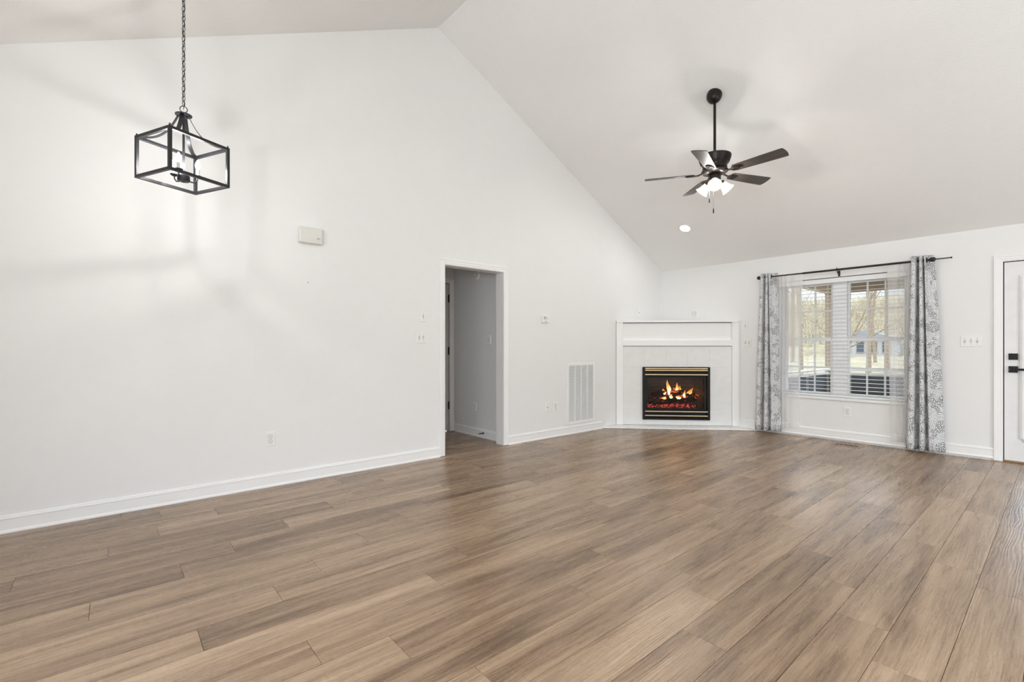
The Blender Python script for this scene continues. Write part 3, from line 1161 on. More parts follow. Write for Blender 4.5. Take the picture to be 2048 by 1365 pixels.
# ------------------------------------------------------------------ curtain rod and curtains
rod = thing('curtain_rod', (2.497, -0.09, 2.132), 0, 'black curtain rod with ball finials across the top of the window', 'curtain rod')
MB().cyl((-0.90, 0, 0), (-0.37, 0, 0), 0.0085, seg=12).build('inner_rod', 'rod_black', rod, smooth=True)
MB().cyl((-0.38, 0, 0), (0.87, 0, 0), 0.0125, seg=12).build('outer_rod', 'rod_black', rod, smooth=True)
for x, s in ((-0.925, -1), (0.895, 1)):
    mb = MB()
    mb.sphere((x, 0, 0), 0.026)
    mb.cyl((x - s * 0.03, 0, 0), (x - s * 0.018, 0, 0), 0.017, seg=14)
    mb.build('finial', 'rod_black', rod, smooth=True)
mb = MB()
mb.cyl((0.90, 0, 0), (1.04, 0, 0), 0.006, seg=10)
mb.cyl((1.038, 0, 0), (1.05, 0, 0), 0.009, seg=10)
mb.build('end_tip', 'rod_black', rod, smooth=True)
for x in (-0.80, 0.0, 0.80):
    mb = MB()
    mb.tube([(x, 0.088, -0.045), (x, 0.045, -0.045), (x, 0.006, -0.022)], 0.006, 8)
    mb.torus(Matrix.Translation((x, 0, 0)) @ Matrix.Rotation(math.pi / 2, 4, 'Y'), 0.016, 0.004, 16, 6)
    mb.box(x - 0.011, x + 0.011, 0.082, 0.089, -0.075, -0.005)
    mb.cyl((x - 0.004, 0, 0.016), (x - 0.004, 0, 0.026), 0.005, seg=8)
    mb.build('bracket', 'rod_black', rod)


def cloth(name, mat, top, bot, z0, z1, thick, parent=None, nz=40, sway=0.0, seed=0):
    """Hanging cloth: plan polylines (x, y) at the head and at the foot, blended down the drop."""
    random.seed(seed)

    def spline(P, n):
        P = [Vector((*p, 0)) for p in P]
        out = []
        m = len(P) - 1
        for i in range(n + 1):
            t = i / n * m
            k = min(int(t), m - 1)
            u = t - k
            a, b, c, d = P[max(k - 1, 0)], P[k], P[k + 1], P[min(k + 2, m)]
            out.append(0.5 * ((2 * b) + (c - a) * u + (2 * a - 5 * b + 4 * c - d) * u * u + (3 * b - a - 3 * c + d) * u ** 3))
        return out
    n = 12 * (len(top) - 1)
    A, B = spline(top, n), spline(bot, n)
    s = [0.0]
    for i in range(n):
        s.append(s[-1] + ((A[i + 1] - A[i]).length + (B[i + 1] - B[i]).length) / 2)
    bm = bmesh.new()
    uvl = bm.loops.layers.uv.new('cloth')
    ph = random.uniform(0, 6)
    rows = []
    for k in range(nz + 1):
        t = k / nz
        e = t ** 0.8
        row = []
        for i in range(n + 1):
            p = A[i].lerp(B[i], e)
            wob = sway * math.sin(3.1 * t + ph + i * 0.11) * t
            v = bm.verts.new((p.x + wob, p.y + wob * 0.5, z1 + (z0 - z1) * t))
            row.append((v, (s[i], z1 + (z0 - z1) * t)))
        rows.append(row)
    for k in range(nz):
        for i in range(n):
            q = (rows[k][i], rows[k][i + 1], rows[k + 1][i + 1], rows[k + 1][i])
            f = bm.faces.new([a[0] for a in q])
            f.smooth = True
            for lp, a in zip(f.loops, q):
                lp[uvl].uv = a[1]
    me = bpy.data.meshes.new(name)
    bm.to_mesh(me)
    bm.free()
    me.materials.append(MAT[mat])
    o = bpy.data.objects.new(name, me)
    COL.objects.link(o)
    if thick:
        md = o.modifiers.new('thick', 'SOLIDIFY')
        md.thickness = thick
        md.offset = 0
    if parent is not None:
        o.parent = parent
    return o


def curtain(x, label, top, bot, z0, z1, rings, seed):
    r = thing('curtain', (x, 0, 0), 0, label, 'curtain', 'patterned curtains at the window')
    cloth('fabric', 'curtain_print', [(a - x, b) for a, b in top], [(a - x, b) for a, b in bot], z0, z1, 0.0025, r, 44, 0.004, seed)
    for xa, rz in rings:
        mb = MB()
        mb.torus(Matrix.Translation((xa - x, -0.09, 2.132)) @ Matrix.Rotation(math.radians(rz), 4, 'Z') @ Matrix.Rotation(math.pi / 2, 4, 'Y'), 0.0255, 0.0055, 20, 8)
        mb.build('grommet', 'rod_black', r, smooth=True)
    return r


curtain(1.70, 'grey and white printed curtain hanging left of the window',
        [(1.600, -0.06), (1.612, -0.125), (1.640, -0.128), (1.652, -0.055), (1.668, -0.055), (1.676, -0.128), (1.696, -0.13), (1.704, -0.060), (1.712, -0.128), (1.730, -0.13), (1.739, -0.072), (1.765, -0.058), (1.803, -0.060)],
        [(1.525, -0.05), (1.55, -0.145), (1.60, -0.15), (1.620, -0.06), (1.640, -0.06), (1.66, -0.15), (1.70, -0.155), (1.712, -0.065), (1.728, -0.10), (1.748, -0.14), (1.765, -0.12), (1.80, -0.095), (1.848, -0.07)],
        0.035, 2.178, [(1.736, 20)], 1)
curtain(3.30, 'grey and white printed curtain flaring out beside the triple switch',
        [(3.205, -0.05), (3.220, -0.135), (3.250, -0.13), (3.262, -0.055), (3.272, -0.055), (3.284, -0.135), (3.302, -0.13), (3.312, -0.055), (3.319, -0.100), (3.326, -0.135), (3.339, -0.075), (3.368, -0.060), (3.395, -0.050)],
        [(3.155, -0.05), (3.185, -0.15), (3.235, -0.15), (3.255, -0.06), (3.268, -0.06), (3.290, -0.16), (3.328, -0.155), (3.345, -0.065), (3.356, -0.11), (3.370, -0.155), (3.392, -0.13), (3.44, -0.11), (3.492, -0.06)],
        0.030, 2.185, [(3.338, 20)], 2)

s = cloth('sheer_curtain', 'sheer_voile',
          [(1.800, -0.075), (1.815, -0.05), (1.835, -0.085), (1.855, -0.05), (1.875, -0.085), (1.90, -0.055), (1.925, -0.085), (1.96, -0.06), (2.02, -0.078), (2.115, -0.07)],
          [(1.790, -0.075), (1.805, -0.03), (1.830, -0.08), (1.850, -0.03), (1.872, -0.08), (1.890, -0.03), (1.912, -0.08), (1.922, -0.04), (1.99, -0.055), (2.062, -0.045)],
          0.095, 2.15, 0, None, 40, 0.005, 5)
tag(s, 'white sheer curtain veiling the left end of the window', 'sheer curtain', 'sheer curtains')
s = cloth('sheer_curtain', 'sheer_voile',
          [(2.985, -0.07), (3.07, -0.078), (3.10, -0.055), (3.12, -0.085), (3.14, -0.055), (3.16, -0.085), (3.175, -0.055), (3.19, -0.085), (3.205, -0.055), (3.215, -0.08)],
          [(3.010, -0.045), (3.05, -0.055), (3.075, -0.035), (3.09, -0.08), (3.105, -0.035), (3.12, -0.08), (3.132, -0.035), (3.145, -0.08), (3.155, -0.035), (3.168, -0.07)],
          0.080, 2.15, 0, None, 40, 0.005, 6)
tag(s, 'white sheer curtain veiling the right end of the window', 'sheer curtain', 'sheer curtains')

# ------------------------------------------------------------------ wall devices
# local frame: plate in xz on the wall y=0, facing -y


def plate_thing(name, loc, rz, label, cat, w, h, group=None, d=0.006):
    t = thing(name, loc, rz, label, cat, group)
    mb = MB()
    mb.hexa([(-w / 2, 0, -h / 2), (w / 2, 0, -h / 2), (w / 2, 0, h / 2), (-w / 2, 0, h / 2),
             (-w / 2 + .004, -d, -h / 2 + .004), (w / 2 - .004, -d, -h / 2 + .004), (w / 2 - .004, -d, h / 2 - .004), (-w / 2 + .004, -d, h / 2 - .004)])
    mb.build('plate', 'white_plastic', t, bevel=0.0015)
    return t


def dot(t, x, z, r, y=-0.006, name='screw', mat='screw_grey'):
    return MB().cyl((x, y, z), (x, y - 0.0016, z), r, seg=10).build(name, mat, t)


def receptacle(t, x, z):
    mb = MB()
    pts = []
    for i in range(24):
        a = 2 * math.pi * i / 24
        pts.append((x + 0.0175 * math.cos(a), z + max(-0.0145, min(0.0145, 0.0175 * math.sin(a)))))
    mb.prism(pts, 'y', -0.0085, -0.005)
    r = mb.build('receptacle', 'white_plastic', t)
    mb = MB()
    mb.box(x - 0.0075, x - 0.0050, -0.0092, -0.0080, z - 0.001, z + 0.009)
    mb.box(x + 0.0050, x + 0.0075, -0.0092, -0.0080, z - 0.001, z + 0.007)
    mb.cyl((x, -0.0080, z - 0.0075), (x, -0.0092, z - 0.0075), 0.003, seg=8)
    mb.build('slots', 'slot_dark', r)
    mb = MB()
    mb.prism([(x + (px - x) * 1.09, z + (pz - z) * 1.09) for px, pz in pts], 'y', -0.0066, -0.005)
    mb.build('shadow_gap', 'screw_grey', r)


def outlet(loc, rz, label, w=0.077, h=0.122):
    t = plate_thing('power_outlet', loc, rz, label, 'power outlet', w, h, 'white power outlets')
    receptacle(t, 0, 0.021)
    receptacle(t, 0, -0.021)
    dot(t, 0, 0, 0.0032)
    return t


def switch(loc, rz, label, n=1, gang=0.046):
    w = 0.071 + gang * (n - 1)
    t = plate_thing('light_switch', loc, rz, label, 'light switch', w, 0.116, 'white toggle light switches')
    for i in range(n):
        x = (i - (n - 1) / 2) * gang
        mb = MB()
        mb.box(x - 0.0065, x + 0.0065, -0.0072, -0.005, -0.0145, 0.0145)
        b = mb.build('toggle_slot', 'screw_grey', t)
        s = 1 if i % 2 == 0 else -1
        mb = MB()
        mb.hexa([(x - .0045, -.006, -.008), (x + .0045, -.006, -.008), (x + .0045, -.006, .008), (x - .0045, -.006, .008),
                 (x - .0038, -.020, s * .006 - .005), (x + .0038, -.020, s * .006 - .005), (x + .0038, -.020, s * .006 + .005), (x - .0038, -.020, s * .006 + .005)])
        mb.build('toggle', 'white_plastic', b)
        dot(t, x, 0.030, 0.0032)
        dot(t, x, -0.030, 0.0032)
    return t


Q = math.radians(90)
outlet((0, -5.920, 0.398), Q, 'white power outlet low on the long left wall, nearest the camera')
switch((0, -4.467, 1.491), Q, 'white single switch left of the open doorway, above a double switch')
switch((0, -4.490, 1.270), Q, 'white double switch left of the open doorway, below a single switch', 2)
outlet((0, -2.504, 0.391), Q, 'white power outlet beside the cable plate, left of the return grille', 0.072, 0.118)
t = plate_thing('cable_plate', (0, -2.656, 0.397), Q, 'white cable plate with one dark socket left of a power outlet', 'wall plate', 0.072, 0.118)
dot(t, 0, 0.0, 0.0065, -0.006, 'socket', 'slot_dark')
mb = MB()
mb.cyl((0, -0.006, 0), (0, -0.014, 0), 0.0045, seg=10)
mb.build('connector', 'screw_grey', t)
t = plate_thing('cable_plate', (0, -0.640, 1.705), Q, 'white plate with one dark hole above the left end of the mantel', 'wall plate', 0.071, 0.116)
dot(t, 0, 0.0, 0.0075, -0.006, 'socket', 'slot_dark')
t = plate_thing('power_outlet', (0.567, 0, 1.690), 0, 'white four-socket outlet on the window wall above the mantel', 'power outlet', 0.118, 0.116, 'white power outlets')
for x in (-0.023, 0.023):
    receptacle(t, x, 0.021)
    receptacle(t, x, -0.021)
    dot(t, x, 0, 0.003)
switch((1.352, 0, 1.475), 0, 'white single switch right of the mantel, above a double switch')
switch((1.376, 0, 1.235), 0, 'white double switch right of the mantel, near the left curtain', 2)
outlet((2.580, 0, 0.369), 0, 'white power outlet under the window sill')
switch((3.683, 0, 1.234), 0, 'white triple switch between the right curtain and the outside door', 3, 0.048)
outlet((-0.735, -3.27, 0.385), 0, 'white power outlet low on the wall inside the hallway', 0.072, 0.118)
switch((-0.425, -3.27, 1.265), 0, 'white single switch on the wall inside the hallway')

# thermostat
t = thing('thermostat', (0, -2.705, 1.532), Q, 'small white thermostat with a grey screen right of the doorway', 'thermostat')
MB().box(-0.066, 0.066, -0.024, 0, -0.048, 0.048).build('housing', 'white_plastic', t, bevel=0.006)
MB().box(-0.036, 0.004, -0.0255, -0.0235, -0.006, 0.030).build('screen', 'grey_display', t, bevel=0.001)
for x, z in ((0.022, 0.024), (0.034, 0.010), (0.022, -0.004)):
    dot(t, x, z, 0.005, -0.024, 'button', 'screw_grey')
MB().box(-0.010, 0.014, -0.0252, -0.0238, -0.032, -0.026).build('slide_lever', 'slot_dark', t)

# door chime box
t = thing('door_chime', (0, -5.604, 2.151), Q, 'cream plastic door chime box high on the left wall', 'door chime')
mb = MB()
mb.box(-0.100, 0.100, -0.050, -0.010, -0.070, 0.070)
mb.build('cover', 'ivory_plastic', t, bevel=0.012)
MB().box(-0.094, 0.094, -0.012, 0, -0.066, 0.066).build('back_plate', 'ivory_plastic', t)
mb = MB()
mb.box(-0.090, 0.090, -0.0515, -0.049, -0.042, 0.050)
mb.build('raised_face', 'ivory_plastic', t, bevel=0.002)
mb = MB()
mb.tube([(0.062 + 0.011 * math.cos(a), -0.0518, -0.030 + 0.010 * math.sin(a)) for a in [math.pi * (0.05 + 0.95 * i / 9) for i in range(10)]], [0.0008 + 0.0022 * i / 9 for i in range(10)], 6)
mb.tube([(0.068, -0.0518, -0.029), (0.078, -0.0518, -0.031)], 0.0012, 6)
mb.build('maker_mark', 'slot_dark', t)

# return air grille
t = thing('air_grille', (0, -2.005, 0.540), Q, 'tall white return air grille on the left wall beside the fireplace', 'air grille')
gw, gh = 0.575, 0.825
mb = MB()
e = 0.035
mb.box(-gw / 2, -gw / 2 + e, -0.012, 0, -gh / 2, gh / 2)
mb.box(gw / 2 - e, gw / 2, -0.012, 0, -gh / 2, gh / 2)
mb.box(-gw / 2 + e, gw / 2 - e, -0.012, 0, gh / 2 - e, gh / 2)
mb.box(-gw / 2 + e, gw / 2 - e, -0.012, 0, -gh / 2, -gh / 2 + e)
mb.build('frame', 'trim_paint', t, bevel=0.003)
mb = MB()
z = -gh / 2 + e
while z < gh / 2 - e:
    mb.hexa([(-gw / 2 + e, -0.010, z), (gw / 2 - e, -0.010, z), (gw / 2 - e, -0.002, z + 0.008), (-gw / 2 + e, -0.002, z + 0.008),
             (-gw / 2 + e, -0.010, z + 0.0015), (gw / 2 - e, -0.010, z + 0.0015), (gw / 2 - e, -0.002, z + 0.0095), (-gw / 2 + e, -0.002, z + 0.0095)])
    z += 0.0135
mb.build('louvers', 'trim_paint', t)
mb = MB()
for k in (1, 2, 3):
    x = -gw / 2 + e + (gw - 2 * e) * k / 4
    mb.box(x - 0.005, x + 0.005, -0.0115, -0.001, -gh / 2 + e, gh / 2 - e)
mb.build('divider_bars', 'trim_paint', t)
MB().box(-gw / 2 + e, gw / 2 - e, -0.0012, -0.0002, -gh / 2 + e, gh / 2 - e).build('dark_backing', 'screw_grey', t)

# floor register
t = thing('floor_register', (2.645, -0.252, 0.0), 0, 'tan metal floor register with dark scrollwork under the window', 'floor register')
mb = MB()
mb.box(-0.15, 0.15, -0.085, -0.045, 0.0005, 0.005)
mb.box(-0.15, 0.15, 0.045, 0.085, 0.0005, 0.005)
mb.box(-0.15, -0.115, -0.045, 0.045, 0.0005, 0.005)
mb.box(0.115, 0.15, -0.045, 0.045, 0.0005, 0.005)
mb.build('frame', 'vent_tan', t, bevel=0.0015)
MB().box(-0.115, 0.115, -0.045, 0.045, 0.0005, 0.001).build('dark_well', 'dark_void', t)
mb = MB()
for i in range(9):
    x = -0.10 + i * 0.025
    mb.torus(Matrix.Translation((x, 0.018 * (-1) ** i, 0.003)), 0.012, 0.0017, 14, 5)
mb.build('scrollwork', 'vent_tan', t)

# door stop, smoke detector, nail
t = thing('door_stop', (-0.53, -3.282, 0.062), 0, 'dark spring door stop on the hallway baseboard', 'door stop')
mb = MB()
mb.cyl((0, 0, 0), (0, -0.006, 0), 0.012, seg=12)
mb.tube([(0.006 * math.cos(i * 1.1), -0.006 - i * 0.0011, 0.006 * math.sin(i * 1.1)) for i in range(56)], 0.0018, 5)
mb.build('spring', 'hinge_dark', t)
MB().cyl((0, -0.066, 0), (0, -0.080, 0), 0.009, 0.007, 12).build('rubber_tip', 'screw_grey', t)
t = thing('smoke_detector', (-0.68, -3.27, 2.124), 0, 'round white smoke detector high on the hallway wall', 'smoke detector')
Mx = Matrix.Rotation(math.radians(90), 4, 'X')
mb = MB()
mb.lathe([(0.066, 0), (0.066, 0.016), (0.058, 0.034), (0.030, 0.042), (0.0005, 0.042)], 28, Mx)
mb.build('housing', 'white_plastic', t, smooth=True)
mb = MB()
mb.torus(Mx @ Matrix.Translation((0, 0, 0.0395)), 0.040, 0.0018, 24, 6)
mb.build('vent_ring', 'screw_grey', t)
dot(t, 0.02, -0.03, 0.004, -0.040, 'test_button', 'screw_grey')
tag(MB().cyl((0, -5.617, 1.743), (0.006, -5.617, 1.743), 0.0042, 0.003, 8).build('nail', 'slot_dark'), 'lone dark nail in the left wall below the door chime', 'nail')

# ------------------------------------------------------------------ pendant lantern
LX, LY, LH = 0.356, 0.338, 0.250
la = thing('pendant_lantern', (0.845, -6.605, 2.172), math.radians(115.06), 'black open cage lantern pendant with lit candle bulbs hanging on a chain', 'pendant light')
b = 0.0085
mb = MB()
for sx in (-1, 1):
    for sy in (-1, 1):
        x, y = sx * (LX / 2 - b), sy * (LY / 2 - b)
        mb.box(x - b, x + b, y - b, y + b, 0, LH)
for z in (0.0, LH - 2 * b):
    for s in (-1, 1):
        mb.box(-LX / 2 + 2 * b, LX / 2 - 2 * b, s * (LY / 2 - b) - b, s * (LY / 2 - b) + b, z, z + 2 * b)
        mb.box(s * (LX / 2 - b) - b, s * (LX / 2 - b) + b, -LY / 2 + 2 * b, LY / 2 - 2 * b, z, z + 2 * b)
mb.build('cage_frame', 'black_metal', la, bevel=0.0012)
for sx in (-1, 1):
    for sy in (-1, 1):
        mb = MB()
        x, y = sx * (LX / 2 - b), sy * (LY / 2 - b)
        mb.lathe([(0.006, LH), (0.006, LH + 0.004), (0.003, LH + 0.006), (0.0055, LH + 0.010), (0.0005, LH + 0.015)], 10, Matrix.Translation((x, y, 0)))
        mb.build('corner_knob', 'black_metal', la, smooth=True)
        mb = MB()
        c0, c1 = Vector((sx * 0.020, sy * 0.019, 0.408)), Vector((sx * (LX / 2 - 0.012), sy * (LY / 2 - 0.012), LH - 0.004))
        rad = (c1 - c0).to_2d().normalized()
        wv = Vector((-rad.y, rad.x, 0)) * 0.0115
        rows = []
        for i in range(25):
            t_ = i / 24
            q = Vector((c0.x + (c1.x - c0.x) * t_, c0.y + (c1.y - c0.y) * t_, c1.z + (c0.z - c1.z) * (1 - t_) ** 3.0))
            t2 = t_ + 0.01
            dq = Vector((rad.x, rad.y, 0)) * (c1 - c0).to_2d().length * 0.01 + Vector((0, 0, (c0.z - c1.z) * ((1 - t2) ** 3 - (1 - t_) ** 3)))
            nv = dq.normalized().cross(wv.normalized()) * 0.0017
            rows.append([mb.b.verts.new(q + e1 * wv + e2 * nv) for e1, e2 in ((-1, -1), (1, -1), (1, 1), (-1, 1))])
        for A_, B_ in zip(rows, rows[1:]):
            for j in range(4):
                mb.b.faces.new((A_[j], A_[(j + 1) % 4], B_[(j + 1) % 4], B_[j]))
        mb.b.faces.new(rows[0])
        mb.b.faces.new(rows[-1][::-1])
        mb.build('strap', 'black_metal', la)
mb = MB()
mb.lathe([(0.020, 0.398), (0.024, 0.404), (0.024, 0.408), (0.044, 0.411), (0.045, 0.416), (0.040, 0.419), (0.014, 0.421), (0.008, 0.432), (0.0005, 0.433)], 28)
mb.build('hub_cap', 'black_metal', la, smooth=True)
MB().torus(Matrix.Translation((0, 0, 0.450)) @ Matrix.Rotation(math.radians(149), 4, 'Z') @ Matrix.Rotation(math.pi / 2, 4, 'X'), 0.019, 0.0024, 22, 8).build('hanging_ring', 'black_metal', la, smooth=True)
mb = MB()
mb.cyl((0, 0, 0.045), (0, 0, 0.40), 0.0065, seg=12)
mb.build('stem', 'black_metal', la, smooth=True)
mb = MB()
mb.lathe([(0.005, 0.004), (0.012, 0.008), (0.030, 0.010), (0.033, 0.014), (0.033, 0.042), (0.028, 0.046), (0.007, 0.052)], 24)
mb.build('cluster_body', 'black_metal', la, smooth=True)
CZ = 0.058
for a in (math.radians(219.5), math.radians(339.5), math.radians(99.5)):
    dx, dy = math.cos(a), math.sin(a)
    R_ = 0.073
    mb = MB()
    mb.tube([(dx * 0.020, dy * 0.020, 0.026), (dx * 0.040, dy * 0.040, 0.014), (dx * 0.056, dy * 0.056, 0.016), (dx * 0.070, dy * 0.070, 0.032), (dx * R_, dy * R_, CZ - 0.004)], 0.0042, 8)
    arm = mb.build('arm', 'black_metal', la, smooth=True)
    Mk = Matrix.Translation((dx * R_, dy * R_, 0))
    mb = MB()
    mb.lathe([(0.005, CZ - 0.010), (0.016, CZ - 0.006), (0.022, CZ + 0.001), (0.0225, CZ + 0.003), (0.012, CZ + 0.002)], 20, Mk)
    mb.build('candle_cup', 'black_metal', arm, smooth=True)
    MB().cyl((dx * R_, dy * R_, CZ + 0.001), (dx * R_, dy * R_, CZ + 0.040), 0.0105, seg=14).build('candle_sleeve', 'sleeve_white', arm, smooth=True)
    mb = MB()
    BZ = CZ + 0.041
    mb.lathe([(0.0055, BZ), (0.0115, BZ + 0.008), (0.0155, BZ + 0.020), (0.0155, BZ + 0.030), (0.0115, BZ + 0.044), (0.006, BZ + 0.056), (0.0006, BZ + 0.064)], 16, Mk)
    blb = mb.build('bulb', 'bulb_envelope', arm, smooth=True)
    lamp('candle_lamp', (dx * R_, dy * R_, BZ + 0.026), P_BULB, (1.0, 0.99, 0.97), 0.007, arm)
chz = ceil_z(-6.605) - 2.172
mb = MB()
z = 0.468
i = 0
while z < chz - 0.06:
    M = Matrix.Translation((0, 0, z + 0.0165)) @ Matrix.Rotation(math.radians(20 + 90 * (i % 2)), 4, 'Z') @ Matrix.Rotation(math.pi / 2, 4, 'X')
    mb.torus(M, 0.0095, 0.0019, 14, 6, 1.9)
    z += 0.0305
    i += 1
mb.tube([(0.003 * math.sin(j * 1.3), 0.003 * math.cos(j * 1.3), 0.45 + (chz - 0.05 - 0.45) * j / 40) for j in range(41)], 0.0018, 6)
mb.build('chain', 'black_metal', la, smooth=True)
tilt = Matrix.Translation((0, 0, chz)) @ Matrix.Rotation(-math.radians(115.06), 4, 'Z') @ Matrix.Rotation(math.atan(KN), 4, 'X')
mb = MB()
mb.lathe([(0.064, -0.001), (0.064, -0.012), (0.050, -0.024), (0.014, -0.030), (0.010, -0.048), (0.0005, -0.049)], 28, tilt)
mb.build('canopy', 'black_metal', la, smooth=True)

# ------------------------------------------------------------------ ceiling fan
FX, FY = 2.110, -2.448
fz = ceil_z(FY)
fan = thing('ceiling_fan', (FX, FY, 2.868), 0, 'dark bronze five blade ceiling fan with three lit frosted shades', 'ceiling fan')
top = fz - 2.868
mb = MB()
mb.lathe([(0.070, 0.0), (0.071, -0.020), (0.066, -0.050), (0.050, -0.078), (0.030, -0.092), (0.016, -0.096)], 32,
         Matrix.Translation((0, 0, top)) @ Matrix.Rotation(-math.atan(KF), 4, 'X') @ Matrix.Translation((0, 0, -0.001)))
mb.build('canopy', 'bronze', fan, smooth=True)
MB().cyl((0, 0, 0.16), (0, 0, top - 0.05), 0.0125, seg=16).build('downrod', 'bronze', fan, smooth=True)
mb = MB()
mb.lathe([(0.0125, 0.215), (0.030, 0.205), (0.034, 0.178), (0.050, 0.172), (0.140, 0.172), (0.150, 0.168), (0.151, 0.160), (0.146, 0.150), (0.138, 0.128),
          (0.128, 0.100), (0.116, 0.082), (0.112, 0.070), (0.112, 0.040), (0.090, 0.030), (0.02, 0.030)], 40)
mot = mb.build('motor_housing', 'bronze', fan, smooth=True)
mb = MB()
for i in range(48):
    a = 2 * math.pi * i / 48
    M = Matrix.Rotation(a, 4, 'Z')
    mb.hexa([M @ Vector(p) for p in ((0.127, -0.003, 0.098), (0.131, -0.003, 0.098), (0.131, 0.003, 0.098), (0.127, 0.003, 0.098),
                                     (0.144, -0.003, 0.148), (0.1485, -0.003, 0.148), (0.1485, 0.003, 0.148), (0.144, 0.003, 0.148))])
mb.build('vent_ribs', 'bronze_highlight', mot)
mb = MB()
mb.lathe([(0.02, 0.034), (0.112, 0.034), (0.122, 0.026), (0.124, 0.016), (0.112, 0.004), (0.090, -0.004), (0.060, -0.010), (0.02, -0.010)], 36)
mb.build('flywheel', 'bronze', fan, smooth=True)
mb = MB()
mb.lathe([(0.052, -0.008), (0.055, -0.014), (0.055, -0.060), (0.048, -0.070), (0.034, -0.074), (0.030, -0.090), (0.0005, -0.094)], 28)
mb.build('switch_cup', 'bronze_highlight', fan, smooth=True)
PITCH = math.radians(-12.5)
blade_me = None
for k in range(5):
    az = math.radians(69 + 72 * k)
    Rz = Matrix.Rotation(az, 4, 'Z')
    Pm = Rz @ Matrix.Rotation(PITCH, 4, 'X')
    # outline: narrow root, widening, softly arched tip
    out = []
    for u, hw in ((0.185, 0.040), (0.190, 0.048), (0.205, 0.055), (0.30, 0.058), (0.45, 0.064), (0.60, 0.069), (0.636, 0.0695), (0.649, 0.066)):
        out.append((u, hw))
    tip = [(0.654, 0.050), (0.659, 0.025), (0.661, 0.0), (0.659, -0.025), (0.654, -0.050)]
    poly = [(u, -hw) for u, hw in out] + [(u, v) for u, v in tip[::-1]] + [(u, hw) for u, hw in out[::-1]]
    mb = MB()
    mb.prism(poly, 'z', -0.003, 0.003)
    bl_ = mb.build('blade', 'blade_wood', fan, bevel=0.0015)
    bl_.matrix_basis = Pm
    # decorative iron: arm, loop on the blade, crossing stem
    mb = MB()
    mb.tube([(0.095, 0, 0.012), (0.125, 0, 0.004), (0.150, 0, -0.006), (0.175, 0, -0.008)], [0.011, 0.009, 0.008, 0.008], 8)
    mb.torus(Matrix.Translation((0.215, 0, -0.008)), 0.052, 0.0055, 28, 8, 0.62)
    mb.torus(Matrix.Translation((0.210, 0, -0.008)), 0.028, 0.0045, 22, 8, 0.55)
    mb.tube([(0.165, 0, -0.008), (0.262, 0, -0.008)], 0.004, 8)
    for px, py in ((0.195, 0.022), (0.195, -0.022), (0.245, 0.0)):
        mb.cyl((px, py, -0.010), (px, py, -0.003), 0.006, seg=10)
    ir = mb.build('blade_iron', 'bronze', fan, smooth=True)
    ir.matrix_basis = Pm
# light kit
for k, az in enumerate((-63.7, 56.3, 176.3)):
    Rz = Matrix.Rotation(math.radians(az), 4, 'Z')
    ax = Vector((math.sin(math.radians(48)), 0, -math.cos(math.radians(48))))
    base = Vector((0.062, 0, -0.082))
    Mq = Rz @ Matrix.Translation(base) @ ax.to_track_quat('Z', 'Y').to_matrix().to_4x4()
    mb = MB()
    mb.tube([Rz @ Vector((0.028, 0, -0.066)), Rz @ Vector((0.050, 0, -0.068)), Rz @ base], [0.010, 0.010, 0.012], 10)
    mb.lathe([(0.012, -0.006), (0.030, -0.002), (0.032, 0.016), (0.028, 0.018)], 20, Mq)
    fit = mb.build('fitter', 'bronze_highlight', fan, smooth=True)
    mb = MB()
    mb.lathe([(0.028, 0.012), (0.034, 0.022), (0.040, 0.045), (0.046, 0.070), (0.055, 0.092), (0.065, 0.108), (0.063, 0.1085), (0.052, 0.091), (0.043, 0.070), (0.037, 0.046), (0.031, 0.024), (0.026, 0.014)], 28, Mq, cap=False)
    mb.build('glass_shade', 'shade_glow', fit, smooth=True)
    mb = MB()
    mb.lathe([(0.010, 0.014), (0.013, 0.030), (0.024, 0.050), (0.026, 0.062), (0.020, 0.078), (0.0006, 0.086)], 18, Mq)
    mb.build('bulb', 'fan_bulb_glow', fit, smooth=True)
    lamp('fan_lamp', Mq @ Vector((0, 0, 0.055)), P_SHADE, (1.0, 0.96, 0.90), 0.018, fit)
for x, y, z0, z1 in ((-0.036, -0.036, -0.285, -0.062), (0.012, -0.05, -0.40, -0.07)):
    mb = MB()
    mb.cyl((x, y, z1), (x, y, z0 + 0.045), 0.0014, seg=6)
    c = mb.build('pull_chain', 'chain_steel', fan)
    mb = MB()
    mb.lathe([(0.002, z0 + 0.048), (0.005, z0 + 0.040), (0.0055, z0 + 0.006), (0.003, z0)], 10, Matrix.Translation((x, y, 0)))
    mb.build('pull_fob', 'bronze', c, smooth=True)

# ------------------------------------------------------------------ recessed ceiling lamp
rx, ry = 0.887, -0.835
t = thing('recessed_light', (rx, ry, ceil_z(ry)), 0, 'round recessed lamp glowing in the sloped ceiling below the fan', 'ceiling light')
Mt = Matrix.Rotation(-math.atan(KF), 4, 'X')
mb = MB()
mb.lathe([(0.066, -0.004), (0.084, -0.005), (0.090, -0.001), (0.090, 0.0005), (0.066, 0.0005)], 36, Mt, cap=False)
mb.build('trim_ring', 'white_plastic', t, smooth=True)
mb = MB()
mb.lathe([(0.0005, -0.0045), (0.050, -0.0040), (0.067, -0.0025), (0.067, 0.0)], 36, Mt)
mb.build('lens', 'can_glow', t, smooth=True)

# ------------------------------------------------------------------ outside the window
def ground_z(x, y):
    z = -0.9
    if y > 7:
        z += min(1.0, (y - 7) * 0.045)
    if y > 62:
        z += (y - 62) * 0.205 + 0.9 * math.sin(x * 0.13 + y * 0.07)
    return z + 0.12 * math.sin(x * 0.31 + y * 0.17)


